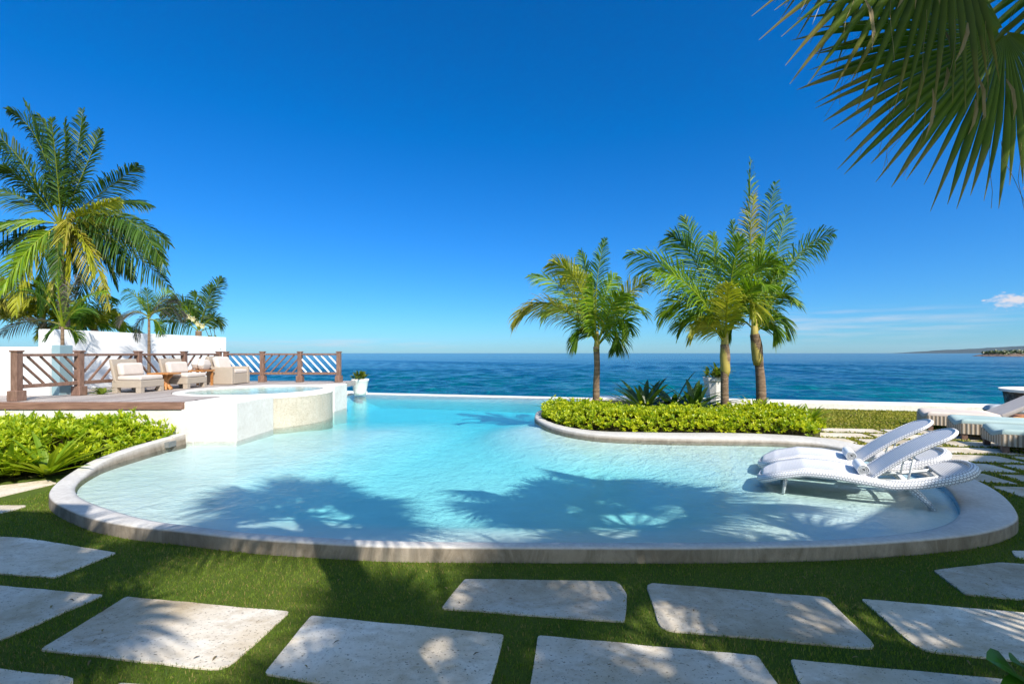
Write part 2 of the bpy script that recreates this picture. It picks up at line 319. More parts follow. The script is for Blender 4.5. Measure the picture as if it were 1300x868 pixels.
# ------------------------------------------------------------------ mesh helpers
class MB:
    def __init__(s): s.v = []; s.f = []; s.c = []; s.uv = {}; s.cur = (.8, .8, .8)
    def add(s, vs, fs, col=None, uvs=None):
        b = len(s.v); s.v.extend([tuple(x) for x in vs]); c = col or s.cur
        s.c.extend([c]*len(vs) if not isinstance(c, list) else c)
        for k, f in enumerate(fs):
            if uvs: s.uv[len(s.f)] = [uvs[i] for i in f]
            s.f.append(tuple(b+i for i in f))
    def box(s, c, d, rz=0.0, rx=0.0, ry=0.0):
        m = Matrix.Rotation(rz, 3, 'Z') @ Matrix.Rotation(ry, 3, 'Y') @ Matrix.Rotation(rx, 3, 'X'); c = Vector(c)
        vs = [c + m @ Vector((x*d[0]/2, y*d[1]/2, z*d[2]/2)) for x in (-1, 1) for y in (-1, 1) for z in (-1, 1)]
        s.add(vs, [(0, 1, 3, 2), (4, 6, 7, 5), (0, 4, 5, 1), (2, 3, 7, 6), (0, 2, 6, 4), (1, 5, 7, 3)])
    def bar(s, a, b, w_, h_):
        a = Vector(a); b = Vector(b); t = (b-a).normalized(); up = Vector((0, 0, 1)) if abs(t.z) < .95 else Vector((0, 1, 0))
        sd = t.cross(up).normalized(); u = sd.cross(t)
        vs = [p + sd*x*w_/2 + u*y*h_/2 for p in (a, b) for x, y in ((-1, -1), (1, -1), (1, 1), (-1, 1))]
        s.add(vs, [(0, 1, 2, 3), (7, 6, 5, 4), (0, 4, 5, 1), (1, 5, 6, 2), (2, 6, 7, 3), (3, 7, 4, 0)])
    def tube(s, pts, rad, n=8, cap=True, col=None, flat=1.0):
        pts = [Vector(p) for p in pts]; rad = rad if isinstance(rad, (list, tuple)) else [rad]*len(pts)
        vs = []; uvs = []; L = 0; prev = None
        for i, p in enumerate(pts):
            t = (pts[min(i+1, len(pts)-1)]-pts[max(i-1, 0)]).normalized()
            if prev is None:
                sd = t.cross(Vector((0, 0, 1)) if abs(t.z) < .9 else Vector((0, 1, 0))).normalized()
            else: sd = (prev - t*prev.dot(t)).normalized()
            prev = sd; u = sd.cross(t)
            if i: L += (p-pts[i-1]).length
            for k in range(n+1):
                a = 2*math.pi*k/n; vs.append(p + sd*math.cos(a)*rad[i] + u*math.sin(a)*rad[i]*flat); uvs.append((L, k/n*2*math.pi*rad[i]))
        fs = [(i*(n+1)+k, i*(n+1)+k+1, (i+1)*(n+1)+k+1, (i+1)*(n+1)+k) for i in range(len(pts)-1) for k in range(n)]
        if cap: fs += [tuple(range(n))[::-1], tuple((len(pts)-1)*(n+1)+k for k in range(n))]
        s.add(vs, fs, col, uvs)
    def lathe(s, c, prof, n=32, cap=True):
        c = Vector(c); vs = []
        for r, z in prof:
            for k in range(n):
                a = 2*math.pi*k/n; vs.append(c+Vector((r*math.cos(a), r*math.sin(a), z)))
        fs = [(i*n+k, i*n+(k+1) % n, (i+1)*n+(k+1) % n, (i+1)*n+k) for i in range(len(prof)-1) for k in range(n)]
        if cap: fs += [tuple(range(n))[::-1], tuple((len(prof)-1)*n+k for k in range(n))]
        s.add(vs, fs)
    def prism(s, poly, z0, z1):
        n = len(poly); a = sum(poly[i][0]*poly[(i+1) % n][1]-poly[(i+1) % n][0]*poly[i][1] for i in range(n))
        if a < 0: poly = poly[::-1]
        vs = [(p[0], p[1], z0) for p in poly]+[(p[0], p[1], z1) for p in poly]
        tri = tessellate_polygon([[Vector((p[0], p[1], 0)) for p in poly]])
        fs = [(i, (i+1) % n, n+(i+1) % n, n+i) for i in range(n)]
        for t in tri:
            a_, b_, c_ = t
            A, B, C = poly[a_], poly[b_], poly[c_]
            if (B[0]-A[0])*(C[1]-A[1])-(C[0]-A[0])*(B[1]-A[1]) < 0: b_, c_ = c_, b_
            fs += [(n+a_, n+b_, n+c_), (a_, c_, b_)]
        s.add(vs, fs)
    def build(s, name, mat, parent=None, smooth=False, bevel=0, seg=2, base=(0, 0, 0), label=None):
        me = bpy.data.meshes.new(name); off = Vector(base)
        if parent is not None: off = parent.location.copy()
        me.from_pydata([(x-off.x, y-off.y, z-off.z) for x, y, z in s.v], [], s.f)
        ca = me.color_attributes.new('Col', 'FLOAT_COLOR', 'POINT')
        arr = np.ones((len(s.v), 4), dtype=np.float32); arr[:, :3] = np.array(s.c, dtype=np.float32).reshape(-1, 3)
        ca.data.foreach_set('color', arr.ravel())
        if s.uv:
            ul = me.uv_layers.new(name='UVMap'); k = 0
            for i, f in enumerate(s.f):
                u = s.uv.get(i)
                for j in range(len(f)):
                    if u: ul.data[k].uv = u[j]
                    k += 1
        me.materials.append(mat)
        if smooth: me.polygons.foreach_set('use_smooth', [True]*len(me.polygons))
        me.update()
        o = bpy.data.objects.new(name, me); COL.objects.link(o)
        o.location = off if parent is None else (0, 0, 0)
        if parent is not None: o.parent = parent
        if bevel:
            b = o.modifiers.new('bevel', 'BEVEL'); b.width = bevel; b.segments = seg; b.limit_method = 'ANGLE'; b.harden_normals = False
        if label: o['label'] = label
        return o
def tag(o, label=None, cat=None, group=None, kind=None):
    if label: o['label'] = label
    if cat: o['category'] = cat
    if group: o['group'] = group
    if kind: o['kind'] = kind
    return o
def empty(name, loc, label, cat, group=None):
    o = bpy.data.objects.new(name, None); COL.objects.link(o); o.location = loc; o.empty_display_size = .1
    return tag(o, label, cat, group)
def catmull(pts, closed=False, n=8):
    pts = [Vector(p) for p in pts]; out = []; N = len(pts)
    for i in range(N if closed else N-1):
        if closed: p0, p1, p2, p3 = pts[(i-1) % N], pts[i], pts[(i+1) % N], pts[(i+2) % N]
        else: p0, p1, p2, p3 = pts[max(i-1, 0)], pts[i], pts[i+1], pts[min(i+2, N-1)]
        for k in range(n):
            t = k/n; out.append(.5*((2*p1)+(-p0+p2)*t+(2*p0-5*p1+4*p2-p3)*t*t+(-p0+3*p1-3*p2+p3)*t*t*t))
    if not closed: out.append(pts[-1])
    return out
def inside(poly, X, Y):
    X = np.asarray(X, float); Y = np.asarray(Y, float); r = np.zeros(X.shape, bool); n = len(poly)
    for i in range(n):
        x1, y1 = poly[i][0], poly[i][1]; x2, y2 = poly[(i+1) % n][0], poly[(i+1) % n][1]
        if y1 == y2: continue
        c = ((y1 > Y) != (y2 > Y)) & (X < (x2-x1)*(Y-y1)/(y2-y1)+x1); r ^= c
    return r
def distpoly(poly, X, Y, closed=True):
    X = np.asarray(X, float); Y = np.asarray(Y, float); d = np.full(X.shape, 1e9); n = len(poly)
    for i in range(n if closed else n-1):
        x1, y1 = poly[i][0], poly[i][1]; x2, y2 = poly[(i+1) % n][0], poly[(i+1) % n][1]
        L = (x2-x1)**2+(y2-y1)**2
        if L < 1e-9: continue
        t = np.clip(((X-x1)*(x2-x1)+(Y-y1)*(y2-y1))/L, 0, 1)
        d = np.minimum(d, np.hypot(X-x1-t*(x2-x1), Y-y1-t*(y2-y1)))
    return d
# ------------------------------------------------------------------ pool outline (inner water line, coping width, coping height)
WZ = .105
ST = [(236,563.5,.16,.30),(222,567,.15,.29),(212,569,.15,.27),(175,580,.18,.25),(138,591.5,.19,.21),(117,601,.21,.16),(100,613,.22,.13),(97,625,.23,.13),(111,636,.23,.13),
      (151,650,.24,.13),(195,661,.2,.13),(246,668,.17,.13),(297,674.4,.16,.13),(348,679,.16,.13),(398,682,.16,.13),(500,687,.16,.13),(650,688.5,.16,.13),
      (780,689,.16,.13),(866,689,.16,.13),(949,688,.16,.13),(1033,686,.16,.13),(1099,682,.17,.13),(1160,675.5,.2,.13),(1196,667,.27,.13),(1214,656,.36,.13),
      (1217,643,.43,.13),(1203,621,.46,.13),(1175,604,.48,.13),(1130,588,.5,.13),(1090,576,.52,.13),(1062,569,.55,.14),(1034,565,.62,.16),(978,562,.62,.17),
      (921,561,.58,.18),(875,560.5,.55,.18),(814,559,.5,.18),(752,555.5,.4,.18),(706,547,.28,.18),(683,537,.2,.18),(678.5,530,.18,.18),(686,522.8,.18,.18)]
pts = [P(a, b, WZ) for a, b, c, d in ST]
pts += [Vector((1.45, 13.5, WZ)), Vector((2.3, 15.0, WZ)), Vector((2.9, 16.4, WZ))]
wid = [c for a, b, c, d in ST]+[.2, .2, .2]; hgt = [d for a, b, c, d in ST]+[.18, .18, .18]
N = 8
inner = catmull(pts, False, N)
wz = catmull([Vector((a, b, 0)) for a, b in zip(wid, hgt)], False, N)
def offs(line, k, d):
    t = line[min(k+1, len(line)-1)]-line[max(k-1, 0)]; t.z = 0; t.normalize()
    return Vector((t.y, -t.x, 0))*d          # outward: right of travel (travel runs left -> front -> right)
# travel: left/back -> front -> right -> back.  outward is to the right-hand side seen from above going that way
nrm = [offs(inner, k, 1) for k in range(len(inner))]
mid = inner[len(inner)//3]
if nrm[16*8].y > 0: nrm = [-x for x in nrm]
outer = [p + n_*w_.x for p, n_, w_ in zip(inner, nrm, wz)]
mb = MB(); m_ = []
for p, o_, n_, w_ in zip(inner, outer, nrm, wz):
    h = w_.y; r = .018
    prof = [(o_.x, o_.y, -.06), (o_.x, o_.y, h-r*1.2), (o_.x-n_.x*r*.35, o_.y-n_.y*r*.35, h-r*.4), (o_.x-n_.x*r*1.2, o_.y-n_.y*r*1.2, h)]
    inn = p+n_*.0
    k_ = min(.06, w_.x*.3)
    prof += [(inn.x+n_.x*k_, inn.y+n_.y*k_, h-.003), (inn.x+n_.x*.01, inn.y+n_.y*.01, min(h-.02, WZ+.012) if h < .15 else h-.02), (inn.x, inn.y, WZ-.03), (inn.x, inn.y, -.7)]
    m_.append(prof)
K = len(m_[0])
vs = [v for pr in m_ for v in pr]
fs = [(i*K+k, i*K+k+1, (i+1)*K+k+1, (i+1)*K+k) for i in range(len(m_)-1) for k in range(K-1)]
mb.add(vs, fs)
o = mb.build('pool_coping', M['coping'], smooth=True)
bpy.context.view_layer.update()
tag(o, 'grey concrete coping curving all the way round the swimming pool', 'pool coping')

# far sea wall line
WA = Vector((-5.7, 18.2, 0)); WB = Vector((15., 13.3, 0)); wd = (WB-WA).normalized(); wnrm = Vector((-wd.y, wd.x, 0))
def wallpt(x, off=0.0):
    t = (x-WA.x)/wd.x; return WA+wd*t+wnrm*off
hole = [(p.x, p.y) for p in inner]+[(wallpt(2.9, .1).x, wallpt(2.9, .1).y), (wallpt(-6.2, .1).x, wallpt(-6.2, .1).y), (-6.6, 14.5), (-7.0, 12), (-6.6, 10), (-6.3, 8.7)]
def build_ground():
    mb = MB(); a = wallpt(-60, .1); b = wallpt(60, .1)
    # hole slightly outside the inner line so that the sheet ends inside the coping
    hl = [(p.x+n_.x*.08, p.y+n_.y*.08) for p, n_ in zip(inner, nrm)]+hole[len(inner):]
    out = [(-60, -300), (60, -300), (b.x, b.y), (a.x, a.y)]
    allp = [Vector(p) for p in out+hl]; n0 = len(out); n1 = len(hl)
    from mathutils.geometry import delaunay_2d_cdt
    ed = [(i, (i+1) % n0) for i in range(n0)]+[(n0+i, n0+(i+1) % n1) for i in range(n1)]
    V2, E2, F2, *_ = delaunay_2d_cdt(allp, ed, [], 1, 1e-5)
    f = []
    for t in F2:
        c = sum((V2[i] for i in t), Vector((0, 0)))/len(t)
        if not bool(inside(hl, [c.x], [c.y])[0]): f.append(tuple(t))
    allp = V2
    mb.add([(x, y, 0) for x, y in allp], f)
    # skirt towards the sea
    tag(mb.build('ground', M['ground']), kind='structure')
build_ground()
def build_sea():
    Z0 = -3.2; ys = [13.0]
    while ys[-1] < 1500: ys.append(ys[-1]*1.0062+.02)
    ys = np.array(ys); nc = 470; u = np.linspace(-1.35, 1.35, nc)
    Y = ys[:, None]*np.ones((1, nc)); X = Y*u[None, :]; r = np.random.RandomState(5); dy = (ys*.0062+.02)[:, None]; Z = np.zeros_like(X)
    for k in range(34):
        lam = .6*1.09**k; a = r.normal(0, .55)-.25; kx, ky = math.sin(a)*2*math.pi/lam, -math.cos(a)*2*math.pi/lam
        fade = np.clip((lam/dy-3.0)/4.0, 0, 1); ph = kx*X+ky*Y+r.uniform(0, 6.28)+.9*np.sin(X*.21/lam+r.uniform(0, 6))+.7*np.sin(Y*.17/lam+r.uniform(0, 6))
        Z += fade*.0125*lam**.92*(1-np.abs(np.sin(ph/2))*2)*(.6+.4*np.sin(X*.05+Y*.04+k))
    Z = Z*np.clip((1500-Y)/700, 0, 1)
    mb = MB(); V = np.stack([X, Y, Z0+Z], 2).reshape(-1, 3); mb.v = V.tolist(); mb.c = [(.8, .8, .8)]*len(V); n = len(ys)
    for i in range(n-1):
        b = i*nc
        for j in range(nc-1): mb.f.append((b+j, b+j+1, b+nc+j+1, b+nc+j))
    mb.add([(-22000, -60, Z0-.5), (22000, -60, Z0-.5), (22000, 19500, Z0-.5), (-22000, 19500, Z0-.5)], [(0, 1, 2, 3)])
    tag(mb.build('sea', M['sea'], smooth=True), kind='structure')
build_sea()

# pool floor
def build_floor():
    s = .1; xs = np.arange(-7.4, 6.0, s); ys = np.arange(3.7, 18.6, s); X, Y = np.meshgrid(xs, ys)
    poly = [(x, y) for x, y in hole]
    ins = inside(poly, X, Y); dd = distpoly([(p.x, p.y) for p in inner], X, Y, False); d = np.where(ins, dd, 0)
    keep = ins | (distpoly(poly, X, Y) < .12)
    # shallow tanning shelves at the left and right, deeper middle running to the far edge
    shallow = .05+.035*np.clip(d, 0, 3)
    deepmask = np.clip((X+4.3-.25*(Y-5))/1.6, 0, 1)*np.clip((3.3-X+.0*Y)/1.8, 0, 1)*np.clip(d/1.3, 0, 1)
    far = np.clip((Y-10.5)/4, 0, 1)*np.clip((X+6.2)/1, 0, 1)
    fr = np.clip((Y-3.95)/.5, 0, 1)
    deep = .14+.16*np.clip(d, 0, 1.6)
    dep = shallow*(1-deepmask)+deep*deepmask
    dep = dep*(1-far*.9)+.55*far*.9
    Z = WZ-.02-dep
    mb = MB(); idx = -np.ones(X.shape, int); k = 0
    for i in range(X.shape[0]):
        for j in range(X.shape[1]):
            if keep[i, j]: idx[i, j] = k; mb.v.append((X[i, j], Y[i, j], Z[i, j])); mb.c.append((.8, .8, .8)); k += 1
    for i in range(X.shape[0]-1):
        for j in range(X.shape[1]-1):
            q = (idx[i, j], idx[i, j+1], idx[i+1, j+1], idx[i+1, j])
            if min(q) >= 0: mb.f.append(q)
    tag(mb.build('pool_floor', M['pool'], smooth=True), kind='structure')
build_floor()
mb = MB()
wp = [(p.x+n_.x*.02, p.y+n_.y*.02) for p, n_ in zip(inner, nrm)]+[(wallpt(2.9, -.02).x, wallpt(2.9, -.02).y), (wallpt(-6.2, -.02).x, wallpt(-6.2, -.02).y), (-6.6, 14.5), (-7.0, 12), (-6.6, 10), (-6.3, 8.7)]
mb.prism(wp, -.9, WZ)
tag(mb.build('pool_water', M['pool_water']), kind='structure')

# sea wall: low pool edge, then the broader wall beside the lawn
mb = MB()
a, b, c, d = wallpt(-6.3, -.02), wallpt(2.9, -.02), wallpt(2.9, .42), wallpt(-6.3, .42)
mb.prism([(p.x, p.y) for p in (a, b, c, d)], -3.4, .125)
tag(mb.build('infinity_edge_wall', M['plaster'], bevel=.02), 'low white wall along the seaward edge of the pool', 'wall')
mb = MB(); a, b, c, d = wallpt(2.902, -.35), wallpt(60, -.35), wallpt(60, .45), wallpt(2.902, .45)
mb.prism([(p.x, p.y) for p in (a, b, c, d)], -3.4, .20)
tag(mb.build('sea_wall', M['plaster'], bevel=.02), 'long low cream wall between the lawn and the sea', 'wall')
mb = MB(); a, b, c, d = wallpt(-60, -.2), wallpt(-6.302, -.2), wallpt(-6.302, .9), wallpt(-60, .9)
mb.prism([(p.x, p.y) for p in (a, b, c, d)], -3.4, .14)
tag(mb.build('sea_wall', M['plaster'], bevel=.02), 'low white wall ledge under the left potted plant, behind the deck', 'wall')

# ------------------------------------------------------------------ raised deck, spa
DZ = .84
deck = empty('raised_deck', (-8, 9, 0), 'raised timber deck on a white plastered base beside the pool', 'deck')
mb = MB(); mb.prism([(-13.5, 8.43), (-5.9, 8.43), (-5.9, 9.0), (-5.9, 15.0), (-13.5, 15.0)], -.6, .70); mb.build('base_wall', M['plaster'], deck, bevel=.02)
sp_c = Vector((-6.3, 11.3, 0)); SR, SI = 1.72, 1.48
arc = [(sp_c.x+(SR+.02)*math.cos(a), sp_c.y+(SR+.02)*math.sin(a)) for a in [R(x) for x in range(100, 241, 7)]]
mb = MB(); mb.prism([(-13.5, 8.507), (-6.14, 8.507), (-6.14, 9.58)]+arc[::-1]+[(-6.14, 13.05), (-5.12, 13.6), (-5.12, 14.9), (-13.5, 14.9)], .702, DZ); mb.build('deck_boards', M['deck'], deck)
mb = MB(); mb.box((-9.8, 8.455, .771), (7.37, .10, .135)); mb.build('edge_beam', M['wood_beam'], deck, bevel=.008)
spa = empty('plunge_pool', (sp_c.x, sp_c.y, 0), 'round raised plunge pool with a white rim set in the timber deck', 'plunge pool')
mb = MB()
prof = [(SR-.02, -.7), (SR, -.6), (SR, .70), (SR+.015, .76), (SR-.01, .845), (SI+.03, .852), (SI, .83), (SI, .35), (.02, .33)]
mb.lathe(sp_c, prof[:4], 96, False); mb.build('outer_wall', M['spa'], spa, smooth=True)
mb = MB(); mb.lathe(sp_c, prof[3:], 96, False); mb.build('rim', M['plaster'], spa, smooth=True)
mb = MB(); mb.lathe(sp_c, [(SI+.01, .34), (SI+.01, .825)], 96)
tag(mb.build('plunge_pool_water', M['spa_water']), kind='structure')
# square plaster block beside the spa, thick wall return at the seaward side
mb = MB(); mb.prism([(-6.12, 8.48), (-5.14, 8.48), (-5.16, 9.86), (-5.5, 10.0), (-6.12, 9.6)], -.7, .835)
tag(mb.build('plaster_block', M['plaster'], bevel=.03, seg=3), 'square white plaster block at the near corner of the plunge pool', 'wall block')
mb = MB(); mb.prism([(-5.38, 12.55), (-4.98, 12.75), (-4.98, 13.75), (-6.1, 13.75), (-6.1, 13.2), (-5.6, 13.0)], -.7, .835)
tag(mb.build('plaster_block', M['plaster'], bevel=.02, seg=3), 'narrow white plaster block at the seaward end of the plunge pool', 'wall block')
# back end of deck down to the sea side
# skimmer
mb = MB(); mb.box(P(217, 564, .17)+Vector((-.06, .03, 0)), (.12, .2, .09), R(5)); tag(mb.build('skimmer_opening', simple('dark_plastic', (.12, .13, .13), (.2, .21, .21))), 'small grey skimmer slot in the pool coping below the left hedge', 'skimmer')

# ------------------------------------------------------------------ railing
def railing(posts, label, start, white=False):
    root = empty('timber_railing', (posts[0][0], posts[0][1], DZ), label, 'railing', 'timber railings round the deck')
    for (x, y) in posts:
        mb = MB(); mb.box((x, y, DZ+.465), (.12, .12, .93)); mb.box((x, y, DZ+.945), (.15, .15, .035))
        mb.build('post', M['wood'], root, bevel=.008)
        mb = MB(); mb.box((x, y, DZ+.10), (.19, .19, .2)); mb.build('post_foot', M['wood'], root, bevel=.012)
    for k in range(len(posts)-1):
        a = Vector((*posts[k], 0)); b = Vector((*posts[k+1], 0)); t = (b-a).normalized(); L = (b-a).length
        a2 = a+t*.062; b2 = b-t*.062
        z1, z0 = DZ+.87, DZ+.27
        mb = MB(); mb.bar(a2+Vector((0, 0, z1)), b2+Vector((0, 0, z1)), .09, .055); mb.build('top_rail', M['wood'], root, bevel=.006)
        mb = MB(); mb.bar(a2+Vector((0, 0, z0)), b2+Vector((0, 0, z0)), .07, .075); mb.build('bottom_rail', M['wood'], root, bevel=.006)
        zb, zt = z0+.038, z1-.028; l = L-.124; H = zt-zb; sgn = 1 if (k+start) % 2 == 0 else -1
        step = l/4.6
        for j in range(-4, 6):
            # line going down along travel (sgn=1) : starts at (s, top) ends (s+H*.95, bottom)
            s0 = j*step+.12; s1 = s0+H*.95; za, zc = zt, zb
            if s0 < 0: za = zt-(0-s0)/(s1-s0)*H; s0c = 0
            else: s0c = s0
            if s1 > l: zc = zt-(l-s0)/(s1-s0)*H; s1c = l
            else: s1c = s1
            if s1c-s0c < .12: continue
            if sgn < 0: s0c, s1c = l-s0c, l-s1c
            mb = MB(); mb.bar(a2+t*s0c+Vector((0, 0, za)), a2+t*s1c+Vector((0, 0, zc)), .035, .035); mb.build('baluster', M['towel'] if (white and sgn > 0) else M['wood'], root)  # white bars: sunlight on the same timber, put into their colour
    return root
railing([(-9.38, 8.62), (-9.30, 9.78), (-9.28, 11.3), (-9.26, 12.85), (-9.24, 14.35)], 'brown timber railing with diagonal bars along the left side of the deck', 0)
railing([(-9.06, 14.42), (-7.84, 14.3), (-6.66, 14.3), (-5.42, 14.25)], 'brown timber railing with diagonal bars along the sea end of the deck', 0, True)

# ------------------------------------------------------------------ white garden walls at the left
mb = MB()
mb.prism([(-11.35, 10.9), (-11.0, 10.9), (-10.42, 16.6), (-10.8, 16.7)], -.1, 2.32)
wl = mb.build('garden_wall', M['wall_white'], bevel=.015)
tag(wl, 'tall white garden wall running back towards the sea behind the deck', 'wall')
mb = MB(); mb.prism([(-22, 9.75), (-9.93, 9.75), (-9.93, 10.1), (-22, 10.1)], -.1, 1.88)
# lower white wall nearer the camera
tag(mb.build('garden_wall', M['wall_white'], bevel=.015), 'lower white garden wall nearest the camera at the left edge', 'wall')
mb = MB(); 
mb.box((-9.84, 9.96, .93), (.17, .3, 1.98)); tag(mb.build('shaded_wall_end', M['teal'], bevel=.01), 'grey blue block coloured as the shaded end of the lower garden wall', 'wall end')  # added block: its colour stands in for shade on the wall's end face

# ------------------------------------------------------------------ house behind the camera: it shades the near corners
def shed(name, corner, d1, d2, L1, L2, z, label):
    # flat tiled roof slab with walls set back; corner and two edge directions
    c = Vector((*corner, 0)); d1 = Vector((*d1, 0)).normalized(); d2 = Vector((*d2, 0)).normalized()
    root = empty(name, (c+d1*L1/2+d2*L2/2), label, 'house')
    mb = MB(); q = [c, c+d1*L1, c+d1*L1+d2*L2, c+d2*L2]; mb.prism([(p.x, p.y) for p in q], z, z+.22); mb.build('roof', M['rooftile'], root)
    mb = MB(); i = 1.1; q = [c+d1*i+d2*i, c+d1*(L1-i)+d2*i, c+d1*(L1-i)+d2*(L2-i), c+d1*i+d2*(L2-i)]; mb.prism([(p.x, p.y) for p in q], -.05, z-.002); mb.build('wall', M['house'], root)
    return root
tanE = math.tan(R(SUN_EL))
def back(p, z, z0=0.0):        # caster position at height z for a shadow point p lying at height z0
    k = (z-z0)/tanE; return (p[0]-SD.x*k, p[1]-SD.y*k)
RZ = 5.2
cl = back((-4.38, 4.68), RZ, .13)
shed('house_wing', cl, (-1, .06), (.62, -.78), 9, 3.3, RZ, 'pale rendered house wing behind the camera to the left')
a = back((8.48, 7.81), RZ); b = back((2.85, 3.95), RZ, .0)
dr = (Vector(a)-Vector(b)).normalized()
shed('house_wing', (b[0], b[1]), (dr.x, dr.y), (dr.y, -dr.x), 12, 6, RZ, 'pale rendered house wing behind the camera to the right')
# ------------------------------------------------------------------ paving slabs
def slab(poly, label, z=.012, jig=.012, group='stone slabs set in the lawn near the pool'):
    c = sum((Vector((p[0], p[1], 0)) for p in poly), Vector())/len(poly)
    out = []
    n = len(poly)
    for i in range(n):
        p0, p1, p2 = [Vector((*poly[(i+k) % n][:2], 0)) for k in (-1, 0, 1)]
        r = min(.025 if rnd.random() > .25 else .09, (p1-p0).length*.3, (p2-p1).length*.3)
        a_ = p1+(p0-p1).normalized()*r; b_ = p1+(p2-p1).normalized()*r
        for t in (0, .33, .67, 1):
            out.append(a_*(1-t)**2+p1*2*t*(1-t)+b_*t*t)
        L = (p2-p1).length; m = int(L/.12)
        e0 = b_; e1 = p2+(p1-p2).normalized()*r
        for k in range(1, m):
            q = e0+(e1-e0)*k/m; t = (e1-e0).normalized()
            out.append(q+Vector((t.y, -t.x, 0))*rnd.uniform(-jig, jig)*.35)
    mb = MB(); mb.prism([(p.x, p.y) for p in out], -.02, z)
    o = mb.build('paving_slab', M['stone'], base=(c.x, c.y, 0), bevel=.006)
    tag(o, label, 'paving slab', group, 'thing'); SLABS.append([(p.x, p.y) for p in out]); return o
SLABS = []
def pp(*l): return [tuple(P(a, b, .02)[:2]) for a, b in l]
near = [
 (pp((-60,677),(30,681),(148,700),(70,731),(-60,722)), 'slab at the left edge with a straight shadow edge, nearest the left pool curve'),
 (pp((-120,738),(0,741),(132,753),(-5,812),(-200,790)), 'left edge slab just below the one by the pool curve'),
 (pp((160,755),(368,774),(285,848),(50,822)), 'large dappled slab between the left edge and the bottom middle'),
 (pp((395,779),(640,803),(612,905),(335,852)), 'bottom middle slab with bright leaf dapples along its top edge'),
 (pp((590,733),(785,736),(796,752),(793,787),(560,770)), 'lone brown stained slab just in front of the middle of the pool'),
 (pp((683,804),(962,830),(1010,895),(668,895)), 'bottom slab right of the middle with round light dapples'),
 (pp((819,737),(1050,756),(1118,822),(838,797)), 'slab with small streaks of light, right of the brown stained slab'),
 (pp((1093,758),(1345,779),(1420,850),(1168,823)), 'brownish slab at the right with a long diagonal streak of light'),
 (pp((1003,834),(1300,862),(1380,930),(1040,920)), 'bottom right slab with wavy leaf shadow streaks'),
 (pp((1185,722),(1270,712),(1420,722),(1440,772),(1225,752)), 'pale slab at the right edge in the house shadow'),
 (pp((-150,842),(0,846),(102,858),(40,910),(-150,900)), 'slab corner at the bottom left edge of the picture'),
 (pp((150,864),(330,872),(330,930),(130,930)), 'slab mostly cut off by the bottom edge left of the middle'),
 (pp((0,615),(62,608),(72,612),(0,629),(-70,640),(-80,632)), 'narrow sunlit slab against the left flower bed'),
 (pp((-30,640),(38,640),(0,650),(-40,656)), 'small sunlit slab corner on the lawn below the flower bed'),
 (pp((1284,697),(1400,702),(1420,716),(1290,706)), 'thin slab at the right edge near the pool curve'),
]
for poly, lab in near: slab(poly, lab)
# slabs of the right-hand terrace, laid in bond
def far_slabs():
    th = R(-8.5); ux = Vector((math.cos(th), math.sin(th), 0)); uy = Vector((-ux.y, ux.x, 0)); o0 = Vector((6.2, 4.4, 0))
    out2 = [(p.x, p.y) for p in outer]
    k = 0
    for r in range(0, 10):
        for cidx in range(-4, 7):
            L = 1.28; D = .52; gx = .14; gy = .15
            u0 = cidx*(L+gx)+(r*.61 % (L+gx)); v0 = r*(D+gy)-.3
            j = rnd.uniform(-.05, .05)
            c = [o0+ux*(u0+a*L+(j if a else -j))+uy*(v0+b*D) for a, b in ((0, 0), (1, 0), (1, 1), (0, 1))]
            cen = sum(c, Vector())/4
            if cen.x > 14.5 or cen.y > 11.3+.0*cen.x or cen.y < 3.9: continue
            poly = [(p.x, p.y) for p in c]
            X = [p.x for p in c]; Y = [p.y for p in c]
            # keep clear of the pool edge: trim corners by moving points outwards
            ok = True; newp = []
            for p in c:
                lim = 6.22 if p.y < 8.3 else 6.22+.0*p.y
                if p.y > 8.6: lim = 6.0 + max(0, (p.y-9))*.15
                if p.y < 5.6: lim = 6.2-(5.6-p.y)*.35
                newp.append(Vector((max(p.x, lim), p.y, 0)))
            if max(p.x for p in newp)-min(p.x for p in newp) < .35: continue
            cpx = 650+578*cen.x/cen.y
            if cen.y < 5.0 and cpx < 1290: continue
            if cpx > 1440: continue
            k += 1
            slab([(p.x, p.y) for p in newp], 'pale limestone slab in the terrace lawn beside the wicker sunbeds', z=.012, group='limestone slabs of the right-hand terrace')
far_slabs()

